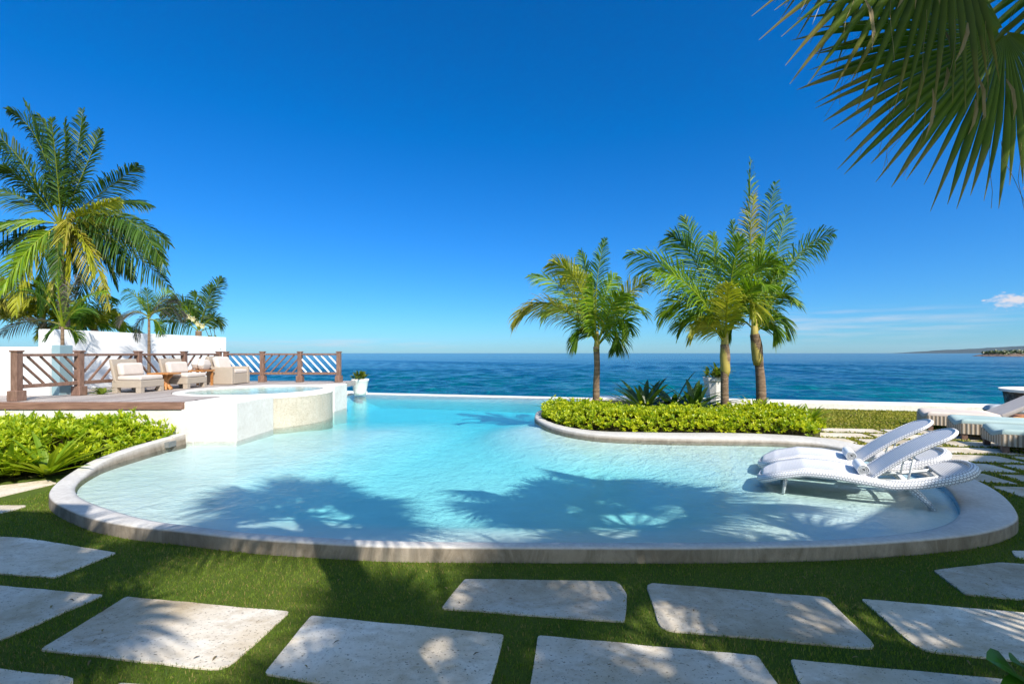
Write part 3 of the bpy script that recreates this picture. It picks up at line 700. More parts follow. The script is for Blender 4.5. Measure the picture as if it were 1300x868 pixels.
# ------------------------------------------------------------------ grass
def grass(n, region, name, hmin, hmax, wd_, seed, colA, colB, dens=None):
    r = np.random.RandomState(seed)
    X = r.uniform(region[0], region[1], n*3); Y = r.uniform(region[2], region[3], n*3)
    if region[4]:
        keep = np.abs(X) < Y*1.22+.35; X, Y = X[keep], Y[keep]
        p = np.clip((3.2/Y)**1.6, .05, 1); keep = r.uniform(0, 1, len(X)) < p; X, Y = X[keep], Y[keep]
    bad = np.zeros(X.shape, bool)
    po = [(p.x, p.y) for p in outer]+[(2.9, 17), (-6.5, 17), (-9, 8.5)]
    bad |= inside(po, X, Y)
    for s in SLABS: bad |= inside(s, X, Y) & (distpoly(s, X, Y) > .012)
    bad |= (Y > wallpt(0).y+(X)*wd.y/wd.x-.4)
    bad |= (X < -5.9) & (Y > 5.4)
    bad |= inside(BED, X, Y) | inside(ISL, X, Y)
    X, Y = X[~bad][:n], Y[~bad][:n]; n = len(X)
    h = r.uniform(hmin, hmax, n)*(1+.0*Y); a = r.uniform(0, 6.283, n); lean = r.uniform(.1, .9, n)*h; la = r.uniform(0, 6.283, n)
    sc_ = np.clip(Y/3.5, 1, 4); ww = wd_*sc_*r.uniform(.7, 1.2, n)
    dx, dy = np.cos(a)*ww/2, np.sin(a)*ww/2; lx, ly = np.cos(la)*lean, np.sin(la)*lean
    V = np.zeros((n, 5, 3), np.float32); zz = 0
    V[:, 0] = np.stack([X-dx, Y-dy, np.full(n, -.004)], 1); V[:, 1] = np.stack([X+dx, Y+dy, np.full(n, -.004)], 1)
    V[:, 2] = np.stack([X+lx*.4+dx*.8, Y+ly*.4+dy*.8, h*.6], 1); V[:, 3] = np.stack([X+lx*.4-dx*.8, Y+ly*.4-dy*.8, h*.6], 1)
    V[:, 4] = np.stack([X+lx, Y+ly, h], 1)
    me = bpy.data.meshes.new(name); me.vertices.add(n*5); me.vertices.foreach_set('co', V.ravel())
    b = np.arange(n)[:, None]*5; loops = np.concatenate([b+np.array([[0, 1, 2, 3]]), b+np.array([[3, 2, 4]])], 1).ravel()
    me.loops.add(n*7); me.loops.foreach_set('vertex_index', loops)
    me.polygons.add(n*2); st = (np.arange(n)[:, None]*7+np.array([[0, 4]])).ravel(); me.polygons.foreach_set('loop_start', st)
    me.polygons.foreach_set('loop_total', np.tile([4, 3], n))
    me.update(calc_edges=True)
    t = r.uniform(0, 1, n)[:, None]; patch = (np.sin(X*2.1+Y*1.3)+np.sin(X*.9-Y*2.7+1))[:, None]*.12
    c = np.array(colA)*(1-np.clip(t+patch, 0, 1))+np.array(colB)*np.clip(t+patch, 0, 1)
    dry = r.uniform(0, 1, n) < .08+.14*np.clip(np.sin(X*3.1+1)*np.sin(Y*4.3), 0, 1); c[dry] = (.30, .24, .09)
    C = np.ones((n, 5, 4), np.float32); C[:, :, :3] = c[:, None, :]
    ca = me.color_attributes.new('Col', 'FLOAT_COLOR', 'POINT'); ca.data.foreach_set('color', C.ravel())
    me.materials.append(M['grass']); o = bpy.data.objects.new(name, me); COL.objects.link(o)
    tag(o, None, None, None, 'stuff'); return o
BED = [tuple(P(*q, 0)[:2]) for q in ((-300, 640), (-40, 618), (60, 603), (95, 602))]+[(-6.15, 6.5), (-6.2, 8.47), (-14, 8.47), (-14, 6)]
ISL = [(p.x, p.y) for p in outer[31*8:]]+[(6.4, 15.4), (6.6, 12), (6.5, 9.6)]
g1 = grass(210000, (-7.5, 8.5, 1.9, 8.2, True), 'lawn_grass', .010, .026, .0042, 3, (.07, .150, .014), (.19, .25, .030))
tag(g1, 'short green grass between the stone slabs around the pool', 'grass')
g2 = grass(60000, (5.6, 19.0, 5.5, 15.6, False), 'terrace_grass', .02, .045, .012, 4, (.17, .20, .02), (.40, .35, .06))
tag(g2, 'yellowish grass on the terrace beside the sunbeds', 'grass')
# soil of the planted beds
mb = MB(); mb.prism(ISL, .0, .12); tag(mb.build('planting_soil', M['soil']), 'dark soil of the planted island beside the pool', 'soil', kind='structure')
mb = MB(); mb.prism(BED, .0, .03); tag(mb.build('planting_soil', M['soil']), 'dark soil of the left planting bed', 'soil', kind='structure')

# ------------------------------------------------------------------ foliage generators
G_DARK, G_MID, G_YEL, G_DRY = (.024, .062, .012), (.065, .135, .014), (.27, .28, .022), (.34, .23, .10)
def lerp(a, b, t): return tuple(x*(1-t)+y*t for x, y in zip(a, b))
def frond(mb, base, ctrl, tip, L=.55, n=55, w_=.022, droop=.5, c1=G_DARK, c2=G_MID, seed=0, start=.14, wind=Vector((-.12, 0, 0)), spread=1.0, rr=.022, vee=.25):
    r = random.Random(seed); base, ctrl, tip = Vector(base), Vector(ctrl), Vector(tip)
    B = lambda t: base*(1-t)**2+ctrl*2*t*(1-t)+tip*t*t
    T = lambda t: ((ctrl-base)*(1-t)+(tip-ctrl)*t).normalized()
    pts = [B(i/12) for i in range(13)]
    rc = lerp(c2, G_YEL, .55)
    mb.tube(pts, [rr*(1-.85*i/12) for i in range(13)], 5, False, rc)
    hint = Vector((0, 0, 1))
    chord = (tip-base); sd0 = chord.cross(hint)
    steep = abs(chord.normalized().z)
    if steep > .62: sd0 = chord.cross(Vector((r.uniform(-.6, .6), 1, 0)))
    sd0.normalize(); roll = r.uniform(-.5, .5) if steep > .62 else r.uniform(.35, 1.15)*r.choice((-1, 1))
    for i in range(n):
        t = start+(1-start)*(i+.5)/n; p = B(t); tg = T(t)
        sd = (sd0-tg*sd0.dot(tg)).normalized(); nm = sd.cross(tg)
        if nm.z < 0: nm = -nm
        q = Matrix.Rotation(roll, 3, tg); sd = q @ sd; nm = q @ nm
        u = (t-start)/(1-start); l = L*(.45+.75*math.sin(math.pi*min(1, (u*.85+.12)))**.8)*(1-.45*max(0, u-.75)/.25)
        ang = .95-.45*u
        for s_ in (-1, 1):
            if r.random() < .04: continue
            ll = l*r.uniform(.85, 1.1)
            d = (tg*math.cos(ang)+sd*s_*math.sin(ang)*spread+nm*vee*r.uniform(.4, 1.4)+Vector((0, 0, -.30*(1-steep)))+wind+Vector((r.uniform(-.08, .08), r.uniform(-.08, .08), r.uniform(-.08, .08)))).normalized()
            dr_ = droop*r.uniform(.6, 1.4)
            p1 = p+d*ll*.45+Vector((0, 0, -dr_*ll*.12)); p2 = p+d*ll*.8+Vector((0, 0, -dr_*ll*.42)); p3 = p+d*ll*.95+Vector((0, 0, -dr_*ll*.75))
            wv = (tg*.8+nm*r.uniform(-.5, .9)); wv = (wv-d*wv.dot(d)).normalized()*w_*.5
            col = lerp(c1, c2, r.random()); tipc = lerp(col, G_DRY, r.uniform(0, .6))
            mb.add([p-wv*.6, p+wv*.6, p1+wv, p1-wv, p2+wv*.7, p2-wv*.7, p3], [(0, 1, 2, 3), (3, 2, 4, 5), (5, 4, 6)], [col]*6+[tipc])
def trunk(mb, pts, rad, rings=True):
    P_ = catmull([Vector(p) for p in pts], False, 8); n = len(P_); rr = []
    for i in range(n):
        f = i/(n-1)*(len(rad)-1); k = min(int(f), len(rad)-2); r0 = rad[k]*(1-(f-k))+rad[k+1]*(f-k)
        rr.append(r0)
    # ringed bark: interleave slight steps
    Q_ = []; R_ = []
    for i in range(n-1):
        m = 3 if rings else 1
        for j in range(m):
            t = j/m; Q_.append(P_[i].lerp(P_[i+1], t)); R_.append((rr[i]*(1-t)+rr[i+1]*t)*(1.05 if j == 0 and rings else .985))
    Q_.append(P_[-1]); R_.append(rr[-1]); mb.tube(Q_, R_, 14)

def leafblade(mb, base, tip, w_, up=Vector((0, 0, 1)), arch=.1, col=G_MID, fold=.25, col2=None, nseg=4, prof=None):
    base, tip = Vector(base), Vector(tip); ax = tip-base; L = ax.length; t = ax.normalized(); sd = t.cross(up)
    if sd.length < .05: sd = t.cross(Vector((1, .3, 0)))
    sd.normalize(); nm = sd.cross(t)
    vs = []; fs = []; cs = []
    prof = prof or [(.0, .15), (.25, .8), (.5, 1.0), (.78, .72), (1., .0)]
    for k, (f, ww) in enumerate(prof):
        c = base+ax*f+nm*math.sin(f*math.pi)*arch*L; hw = w_*.5*ww
        vs += [c-sd*hw+nm*fold*hw, c, c+sd*hw+nm*fold*hw]; cc = lerp(col, col2, f) if col2 else col; cs += [cc]*3
    for k in range(len(prof)-1):
        b = k*3; fs += [(b, b+1, b+4, b+3), (b+1, b+2, b+5, b+4)]
    mb.add(vs, fs, cs)
LP = [(.0, .12), (.45, .95), (.75, .85), (1., .0)]
# ------------------------------------------------------------------ hedges
def hedge(name, poly, h, n, leaf, seed, label, ca, cb, top=.10, z0=0.0, asp=.36):
    r = random.Random(seed); mb = MB(); xs = [p[0] for p in poly]; ys = [p[1] for p in poly]
    cnt = 0; tries = 0
    PX = np.array([r.uniform(min(xs), max(xs)) for _ in range(n*6)]); PY = np.array([r.uniform(min(ys), max(ys)) for _ in range(n*6)])
    ins = inside(poly, PX, PY); PX, PY = PX[ins], PY[ins]; dd = distpoly(poly, PX, PY)
    for x, y, d in zip(PX, PY, dd):
        if cnt >= n: break
        hb = h*(.86+.14*math.sin(x*2.3+y*1.7)*math.sin(x*1.1-y*2.9+seed))
        hh = hb*min(1, .55+d*1.6)                                   # rounded shoulders
        z = hh*(r.random()**.55) if d < .35 else hh*r.uniform(.78, 1.03)
        if r.random() < .10: z += r.uniform(.03, .13)
        out = Vector((r.uniform(-1, 1), r.uniform(-1, 1), 0))*.5+Vector((0, 0, 1))
        if d < .3: out += Vector((-.25, -.9, -.2))*(.3-d)*3.0
        out.normalize(); c = Vector((x, y, z0+z)); cnt += 1
        k = r.randint(5, 8); a0 = r.uniform(0, 6.28); t1 = out.orthogonal().normalized(); t2 = out.cross(t1)
        base = lerp(ca, cb, min(1, max(0, r.gauss(.5, .3))))
        for j in range(k):
            a = a0+j*6.283/k+r.uniform(-.25, .25); tilt = r.uniform(.25, 1.1)
            d_ = (out*math.cos(tilt)+(t1*math.cos(a)+t2*math.sin(a))*math.sin(tilt)).normalized(); L = leaf*r.uniform(.7, 1.25)
            leafblade(mb, c, c+d_*L, L*asp, out, .08, lerp(base, cb, r.random()*.3), .3, None, 4, LP)
        # twig
        if cnt % 4 == 0: mb.tube([(x, y, z0), c], .004, 3, False, (.08, .05, .03))
    # woody inner mass of crossing twigs and shaded leaves
    o = mb.build(name, M['hedge'], base=(sum(xs)/len(xs), sum(ys)/len(ys), 0)); tag(o, label, 'hedge'); return o
hedge('hedge', [(-6.25, 6.9), (-6.15, 8.05), (-6.1, 8.40), (-14, 8.40), (-14, 6.6), (-8.2, 6.0), (-6.9, 5.95)], .64, 7000, .115, 5, 'low bright green hedge along the white deck wall beyond the left end of the pool', (.13, .28, .010), (.60, .64, .03), asp=.27)
isl = [(p.x+n_.x*.03, p.y+n_.y*.03) for p, n_ in list(zip(outer, nrm))[31*8:40*8]]
isl_front = isl+[(1.4, 12.4), (2.6, 11.0), (4.2, 10.5), (5.6, 10.9), (6.5, 10.9), (6.55, 9.5)]
hedge('hedge', isl_front, .42, 7000, .08, 9, 'clipped yellow green hedge in front of the three palms on the planted island', (.14, .28, .010), (.66, .66, .03), z0=.12)
def lily(base, n, L, seed, label, w_=.06, ca=G_MID, cb=(.15, .19, .02), name='lily_plant', cat='plant', group=None, up=.75, fold=.3, spreadx=1.0):
    r = random.Random(seed); mb = MB(); b = Vector(base)
    for i in range(n):
        a = r.uniform(0, 6.283); e = r.uniform(.25, 1.3)*up; l = L*r.uniform(.7, 1.15)
        d = Vector((math.cos(a)*math.cos(e)*spreadx, math.sin(a)*math.cos(e), math.sin(e)))
        m1 = b+d*l*.55; tp = b+Vector((d.x, d.y, 0))*l*1.05+Vector((0, 0, d.z*l*.72))
        col = lerp(ca, cb, r.random())
        pr = [0, .2, .4, .6, .8, 1.]; ws = [.5, .9, 1, .85, .55, 0]; vs = []; fs = []; cs = []
        for k, f in enumerate(pr):
            c = b*(1-f)**2+m1*1.0*2*f*(1-f)+tp*f*f; t = (tp-b).normalized(); sd = t.cross(Vector((0, 0, 1))).normalized(); hw = w_*.5*ws[k]
            vs += [c-sd*hw+Vector((0, 0, hw*fold)), c, c+sd*hw+Vector((0, 0, hw*fold))]; cs += [lerp(col, G_DRY, max(0, f-.8)*2*r.random())]*3
        for k in range(5): q = k*3; fs += [(q, q+1, q+4, q+3), (q+1, q+2, q+5, q+4)]
        mb.add(vs, fs, cs)
    o = mb.build(name, M['hedge'], base=base); tag(o, label, cat, group); return o
YG = (.38, .42, .03)
for i, (px, py, D_, L, w_, lab) in enumerate([
    (60, 598, 6.35, .85, .075, 'large strap leaved lily at the right end of the left flower bed'),
    (10, 600, 6.3, .80, .07, 'strap leaved lily at the left edge of the picture in the flower bed'),
    (-40, 600, 6.3, .6, .055, 'strap leaved lily just outside the left edge of the flower bed'),
    (35, 585, 6.9, .75, .065, 'strap leaved lily behind the front lilies of the left bed'),
    (85, 580, 7.1, .65, .06, 'strap leaved lily beside the pool coping in front of the hedge'),
    (110, 572, 7.3, .45, .045, 'small lily tucked against the hedge above the pool coping')]):
    b = Q(px, py, D_); lily((b.x, b.y, .05), 46, L, 20+i, lab, w_, (.17, .30, .016), YG, group='strap leaved lilies in the left bed', up=.85)
for i, (px, D_, L, lab) in enumerate([
    (1005, 9.9, .55, 'lily clump at the right of the island under the right palm'),
    (960, 10.2, .55, 'lily clump between the two right hand palms of the island'),
    (1028, 9.5, .45, 'low lily clump at the right tip of the island hedge'),
    (925, 9.9, .45, 'lily clump at the foot of the middle palm of the island')]):
    b = Q(px, 530, D_); lily((b.x, b.y, .28), 40, L*1.25, 40+i, lab, .055, (.16, .26, .016), YG, group='lily clumps on the island', up=.95)
for i, (px, D_, L, z, n, lab, sx) in enumerate([
    (818, 11.3, 1.25, .30, 34, 'broad leaved plant rising behind the hedge, right of the left palm', 1.0),
    (882, 11.2, 1.2, .30, 30, 'broad leaved plant rising behind the hedge, left of the middle palm', 1.0),
    (855, 11.8, 1.3, .30, 16, 'broad leaved plant with long dark blades in the middle of the island', 1.3),
    (735, 12.4, .5, .25, 30, 'low dark plant behind the left end of the island hedge', 1.6),
    (700, 12.4, .4, .2, 24, 'small dark plant at the far left tip of the island', 1.6)]):
    b = Q(px, 530, D_); lily((b.x, b.y, z), n, L, 60+i, lab, .15 if L > .8 else .07, (.020, .055, .012), (.07, .13, .02), up=1.0, fold=.2, group='dark broad leaved plants behind the hedge', spreadx=sx)

# ------------------------------------------------------------------ coconut palms on the island: fronds listed as (tip px, tip py, ctrl px, ctrl py, depth offset, leaflet length, tone)
def coco(name, label, base, tpts, trad, crown, fr, D, group, seed, shaft=None, dens=76, cat='palm tree', w_=.027, fr_extra=0):
    root = empty(name, base, label, cat, group)
    mb = MB(); trunk(mb, tpts, [q*.78 for q in trad]); mb.build('trunk', M['trunk'], root, smooth=True)
    if shaft:
        mb = MB(); mb.tube([Vector(p) for p, r_ in shaft], [r_*.80 for p, r_ in shaft], 12); mb.build('crownshaft', M['trunk_green'], root, smooth=True)
    for i, (tx, ty, cx_, cy_, dz, L, tone) in enumerate(fr):
        mb = MB(); b = Vector(crown)+Vector((rnd.uniform(-.03, .03), rnd.uniform(-.03, .03), rnd.uniform(-.08, .05)))
        c1, c2 = [(G_DARK, G_MID) if D > 13 else ((.028, .09, .008), (.11, .22, .010)), ((.06, .15, .008), (.24, .36, .012)), ((.22, .26, .02), (.46, .44, .03)), (G_YEL, (.33, .27, .04)), ((.05, .055, .05), (.12, .11, .10))][tone]
        frond(mb, b, Q(cx_, cy_, D+dz*.55), Q(tx, ty, D+dz), L*(.82 if D == 14.5 else 1.05), dens, w_, .55, c1, c2, seed+i)
        mb.build('frond', M['leaf'], root)
    return root
GP = 'coconut palms on the planted island'
D1 = 11.5; b = Q(757, 520, D1)
coco('coconut_palm', 'shortest island palm, the left one standing apart from the other two', (b.x, b.y, .1),
     [(b.x, b.y, .05), Q(757, 490, D1), Q(758, 465, D1), Q(757, 440, D1)], [.135, .105, .095, .10], Q(758, 436, D1),
     [(655,408, 690,350, -.6,.62,3),(690,398, 725,360,.5,.55,1),(672,350, 730,350, .9,.5,1),(700,335, 735,330,-.5,.55,2),(718,352,742,322,.3,.5,2),(738,318,748,360,.8,.45,1),
      (768,303, 752,360,.2,.42,0),(783,350, 766,360,.9,.45,1),(828,352, 785,370,-.4,.5,2),(815,395, 795,368,.5,.5,1),(800,420,792,385,-.7,.5,1),(782,445, 790,400,.1,.42,0),(733,440,735,395,-.3,.45,0),(752,350,752,390,-1.0,.5,1),(792,372,775,380,-1.1,.5,1)],
     D1, GP, 100, [(Q(757,446,D1),.10),(Q(758,434,D1),.085),(Q(758,420,D1),.05)])
D2 = 10.6; b = Q(921, 525, D2)
coco('coconut_palm', 'middle island palm leaning in front of the tallest one', (b.x, b.y, .1),
     [(b.x, b.y, .05), Q(920, 500, D2), Q(920, 478, D2), Q(921, 455, D2), Q(920, 437, D2)], [.125, .11, .105, .135, .12], Q(921, 432, D2),
     [(800,322, 870,330,-.5,.62,1),(850,300, 880,300,.6,.58,0),(868,275, 885,310,1.0,.5,0),(832,345,880,345,-.8,.62,1),(905,296, 908,350,-.5,.5,1),(838,400,880,350,-.3,.55,1),(862,418, 885,380,.6,.5,1),
      (940,300,925,350,-.8,.55,1),(985,330,945,330,-.7,.55,1),(960,400,950,350,-.5,.5,2),(880,425,892,390,-.4,.4,2),(975,365,950,345,-1.2,.5,1),(925,360,922,390,-1.2,.5,2)],
     D2, GP, 140, [(Q(921,478,D2),.09),(Q(921,470,D2),.135),(Q(920,452,D2),.13),(Q(920,438,D2),.11),(Q(921,420,D2),.07)])
D3 = 11.9; b = Q(967, 520, D3)
coco('coconut_palm', 'tallest island palm with one upright plume frond, on the right', (b.x, b.y, .1),
     [(b.x, b.y, .05), Q(966, 490, D3), Q(964, 465, D3), Q(961, 440, D3), Q(958, 424, D3)], [.165, .15, .13, .17, .14], Q(959, 422, D3),
     [(953,202, 950,310,.2,.52,0),(985,232, 965,310,-.3,.50,0),(958,245,945,320,-.4,.5,3),(1057,296, 1000,310,-.4,.62,0),(1052,310,1010,300,.5,.5,0),(1000,262,985,330,.5,.5,1),(990,345,985,330,-.6,.5,1),(1000,425, 992,370,.3,.48,0),
      (985,430, 985,390,-.4,.42,1),(930,280,935,340,.7,.5,1),(925,430,930,385,.5,.4,0),(1005,380,990,355,-.5,.5,1),(905,330,930,330,.9,.5,0),(968,300,962,350,-.9,.55,1)],
     D3, GP, 180, [(Q(962,464,D3),.12),(Q(962,456,D3),.165),(Q(960,440,D3),.155),(Q(958,424,D3),.12),(Q(958,405,D3),.08)])

# ------------------------------------------------------------------ left palms
D4 = 14.5; b = Q(78, 520, D4)
coco('coconut_palm', 'big dark coconut palm rising behind the white wall at the left', (b.x, b.y, 0),
     [(b.x, b.y, 0), Q(82, 420, D4), Q(76, 340, D4), Q(76, 290, D4)], [.22, .17, .15, .15], Q(76, 284, D4),
     [(10,140,60,160,-.4,.80,0),(48,146,80,190,.7,.75,0),(82,152,85,220,-.2,.75,0),(128,165,110,210,.3,.70,0),(176,210,135,240,-.3,.75,0),(-20,180,30,190,.5,.8,0),(-60,250,10,220,.2,.8,0),
      (212,345,165,235,-.5,.75,0),(205,330,180,285,.6,.8,1),(152,252,115,270,-.7,.55,2),(216,365,150,290,-.2,.8,0),(148,365,130,300,.5,.6,0),(-50,300,20,270,-.5,.8,1),(-40,345,20,290,.4,.8,0),(20,350,40,300,.8,.6,0),
      (138,392,120,300,-.9,.6,3),(62,385,100,250,-1.2,.6,3),(88,372,95,280,-1.0,.55,2),(0,372,30,310,-.8,.7,1),(180,300,140,262,.9,.7,0),(30,128,62,190,.9,.8,0),(65,150,72,215,-.6,.8,0),(105,140,98,210,.5,.75,0),(0,215,40,225,-.8,.8,0),(-30,150,30,190,-.6,.8,0),(190,260,140,245,.8,.75,0),(215,310,160,262,.3,.8,0),(170,355,140,290,.9,.6,0),(-60,330,0,280,.2,.8,0),(100,402,112,300,.6,.6,0),(50,405,48,300,.7,.6,1),(20,398,25,310,-.7,.6,2),(118,350,110,290,-1.3,.5,2),(75,360,72,300,-1.5,.5,0)],
     D4, 'palms at the left', 220, None, 84, w_=.036)
D5 = 17.; b = Q(250, 470, D5)
coco('coconut_palm', 'low coconut palm showing above the right end of the white wall', (b.x, b.y, -.2),
     [(b.x, b.y, -.2), Q(252, 420, D5)], [.16, .13], Q(252, 418, D5),
     [(282,353,265,375,.2,.55,0),(270,362,262,385,-.4,.5,0),(218,378,235,380,.2,.55,0),(246,370,248,390,.5,.5,0),(205,395,230,385,-.4,.55,1),(200,418,228,398,.3,.55,1),(280,410,272,395,.1,.4,0),(235,382,245,395,.8,.5,0)],
     D5, 'palms at the left', 260, None, 46, w_=.034)
D6 = 16.5
for i, (cx0, cy0, lab) in enumerate([(55, 400, 'yellowing palm crown directly under the big palm behind the wall'), (-15, 395, 'orange and yellow palm crown at the left edge behind the wall'), (120, 408, 'low green palm crown behind the middle of the white wall')]):
    b = Q(cx0, 500, D6); cr = Q(cx0, cy0+10, D6); r = random.Random(300+i); fr = []
    for k in range(13):
        a = r.uniform(.0, math.pi); e = r.uniform(35, 75)
        fr.append((cx0+math.cos(a)*e*1.2, cy0+12-math.sin(a)*e*.8+10, cx0+math.cos(a)*e*.5, cy0-8-math.sin(a)*e*.6, r.uniform(-1, 1), .55, [2, 3, 1][i] if r.random() < .6 else [1, 3, 2][i]))
    coco('coconut_palm', lab, (b.x, b.y, 0), [(b.x, b.y, 0), cr], [.16, .13], cr, fr, D6, 'palms at the left', 300+i*30, None, 60, w_=.034)
# slim palms in front of the wall
D7 = 10.3; b = P(78, 505, .0)
b = Q(78, 520, D7)
coco('slim_palm', 'slim palm with feathery fronds in front of the wall, left of the first deck chair', (b.x, b.y, 0),
     [(b.x, b.y, 0), Q(79, 470, D7), Q(79, 415, D7)], [.075, .05, .035], Q(79, 412, D7),
     [(0,425,40,395,-.3,.28,4),(20,372,55,360,.4,.32,0),(45,358,65,370,-.2,.32,1),(100,350,85,370,.3,.30,4),(135,372,105,365,-.3,.30,1),(100,432,96,415,.2,.2,0),(118,395,98,382,.5,.28,0),(60,430,66,412,.1,.2,0),(72,345,75,380,-.4,.3,1)],
     D7, 'slim palms', 400, None, 44, w_=.014)
D8 = 12.2; b = Q(188, 505, D8)
coco('slim_palm', 'slim palm with greyish fronds rising behind the second deck chair', (b.x, b.y, 0),
     [(b.x, b.y, 0), Q(189, 470, D8), Q(189, 405, D8)], [.075, .05, .035], Q(189, 402, D8),
     [(152,412,165,385,-.3,.3,4),(158,368,175,372,.4,.32,0),(172,430,172,400,.2,.28,4),(186,366,187,385,-.3,.3,0),(225,382,205,372,.2,.3,4),(236,402,215,380,-.2,.3,4),(180,378,183,388,.5,.28,1),(205,425,203,405,.1,.2,0),(215,368,200,380,.4,.3,1)],
     D8, 'slim palms', 430, None, 44, w_=.014)
# climbing plant at the end of the wall, with pale flowers
b = Q(268, 470, 16.0); b.x += .15; cp = empty('climbing_plant', (b.x, b.y-.0, 0), 'thin climber hanging over the sea end of the white wall', 'climber')
mb = MB(); r = random.Random(8)
for k in range(3):
    pts_ = [Q(262+k*5+r.uniform(-2, 2)+j*2.2, 418+j*12, 16.3+.05*k) for j in range(6)]; mb.tube(pts_, .012, 4, False, (.08, .07, .04))
    for p in pts_:
        for j in range(4):
            d = Vector((r.uniform(-1, 1), r.uniform(-1, -.1), r.uniform(-.6, .8))).normalized()*.16; leafblade(mb, p, p+d, .09, Vector((0, 0, 1)), .1, lerp(G_MID, G_YEL, r.random()*.6))
mb.build('foliage', M['hedge'], cp)
mb = MB()
for k, (px, py) in enumerate([(246, 405), (252, 411), (258, 414), (240, 402)]):
    c = Q(px, py, 15.9)
    for j in range(6):
        a = j*1.047; d = Vector((math.cos(a), -.4, math.sin(a)))*.11; leafblade(mb, c, c+d, .08, Vector((0, -1, 0)), .1, (.70, .62, .38))
mb.build('flowers', M['hedge'], cp)
# ------------------------------------------------------------------ fan palms behind and above the camera
def fan_leaf(center, axis, normal, Rr, nseg, spread, split, droop, seed, c1=(.045, .10, .010), c2=(.095, .155, .016), threads=True, rootc=None, narrow=1.0, off=.16, asym=0.0):
    r = random.Random(seed); C = Vector(center); U = Vector(axis).normalized(); Nn = Vector(normal); Nn = (Nn-U*Nn.dot(U)).normalized(); V = Nn.cross(U)
    mb = MB(); da = 2*spread/nseg
    rs = [.03, .2, .42, .58, .72, .86, 1.0]
    for k in range(nseg):
        a = -spread+da*(k+.5); L = Rr*(1-off*(abs(a)/spread)**2)*(1-asym*max(0, a)/spread)*r.uniform(.9, 1.06)
        d = U*math.cos(a)+V*math.sin(a); s = -U*math.sin(a)+V*math.cos(a)
        tw = r.uniform(-.12, .12); sp_ = split*r.uniform(.88, 1.12); dk = droop*r.uniform(.6, 1.5); col = lerp(c1, c2, r.random()); brown = r.uniform(.74, 1.0)
        vs = []; cs = []
        for f in rs:
            fan_w = math.tan(da/2)*f*L
            if f <= sp_: hw = fan_w; pl = fan_w*.8
            else:
                q = (f-sp_)/(1-sp_); hw = math.tan(da/2)*sp_*L*(1-q**1.25)*narrow*(1 if q > 0 else 1); pl = hw*.8
            p = C+d*f*L+Nn*(-.10*Rr*f*f)+s*tw*max(0, f-sp_)*L*.6+Vector((0, 0, -dk*L*max(0, f-sp_*.8)**2))
            hw = max(hw, .0012)
            vs += [p-s*hw, p+Nn*pl, p+s*hw]
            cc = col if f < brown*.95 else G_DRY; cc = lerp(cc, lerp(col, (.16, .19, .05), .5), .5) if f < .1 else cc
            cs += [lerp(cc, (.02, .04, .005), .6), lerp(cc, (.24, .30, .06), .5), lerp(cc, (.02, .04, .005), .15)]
        fs = []
        for i in range(len(rs)-1): b = i*3; fs += [(b, b+1, b+4, b+3), (b+1, b+2, b+5, b+4)]
        mb.add(vs, fs, cs)
        if threads and r.random() < .5:
            q0 = C+d*L*sp_*1.05+s*math.tan(da/2)*sp_*L; pt = [q0]
            dd = (d+Vector((0, 0, -.8))+s*r.uniform(-.5, .5)).normalized()
            for i in range(4): dd = (dd+Vector((r.uniform(-.3, .3), r.uniform(-.3, .3), -.25))).normalized(); pt.append(pt[-1]+dd*Rr*.09)
            mb.tube(pt, .0013, 3, False, (.35, .28, .14))
    if threads:
        for k in range(9):
            a = r.uniform(-.8, .8)*spread; p0 = C+(U*math.cos(a)+V*math.sin(a))*Rr*r.uniform(.25, .75)-Nn*-.02; L_ = r.uniform(.12, .34)
            leafblade(mb, p0, p0+Vector((r.uniform(-.06, .06), r.uniform(-.03, .03), -L_)), .022, Vector((0, -1, 0)), .1, (.30, .22, .13), .4, (.42, .33, .22), 4, [(0, .3), (.3, 1), (.7, .8), (1, 0)])
    if rootc is not None:
        rc = Vector(rootc); mdl = (rc+C)/2+Vector((0, 0, .12*(rc-C).length)); pts_ = [rc*(1-t)**2+mdl*2*t*(1-t)+C*t*t for t in [i/8 for i in range(9)]]
        pts_.append(C+U*Rr*.12)
        mb.tube(pts_, [.022]*4+[.016]*5+[.006], 6, False, (.16, .20, .04))
    return mb
def fan_palm(x, y, zc, label, seed, n=22, extra=(), Rr=.95, pet=1.15, skip=None, tr=.17, group='fan palms overhanging the camera'):
    root = empty('fan_palm', (x, y, 0), label, 'palm tree', group); r = random.Random(seed)
    mb = MB(); trunk(mb, [(x+.05, y-.03, 0), (x+.02, y, zc*.5), (x, y, zc)], [tr*1.2, tr*.85, tr*.9]); mb.build('trunk', M['trunk'], root, smooth=True)
    c = Vector((x, y, zc))
    for i in range(n):
        a = i*2.399+r.uniform(-.2, .2); e = R(78)-R(118)*(i/n)**.9
        d = Vector((math.cos(a)*math.cos(e), math.sin(a)*math.cos(e), math.sin(e)))
        h = c+d*pet*r.uniform(.85, 1.1); h.z -= .15*pet
        if skip and skip(h): continue
        ax = (d+Vector((0, 0, -.35))).normalized(); nm = Vector((0, 0, 1)) if abs(ax.z) < .9 else Vector((math.cos(a), math.sin(a), 0))
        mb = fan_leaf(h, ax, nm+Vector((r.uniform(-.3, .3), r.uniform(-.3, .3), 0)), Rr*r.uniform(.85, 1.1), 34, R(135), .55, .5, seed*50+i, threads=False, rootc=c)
        mb.build('leaf', M['leaf'], root)
    for k, kw in enumerate(extra):
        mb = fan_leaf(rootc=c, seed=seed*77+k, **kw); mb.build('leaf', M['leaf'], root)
    return root
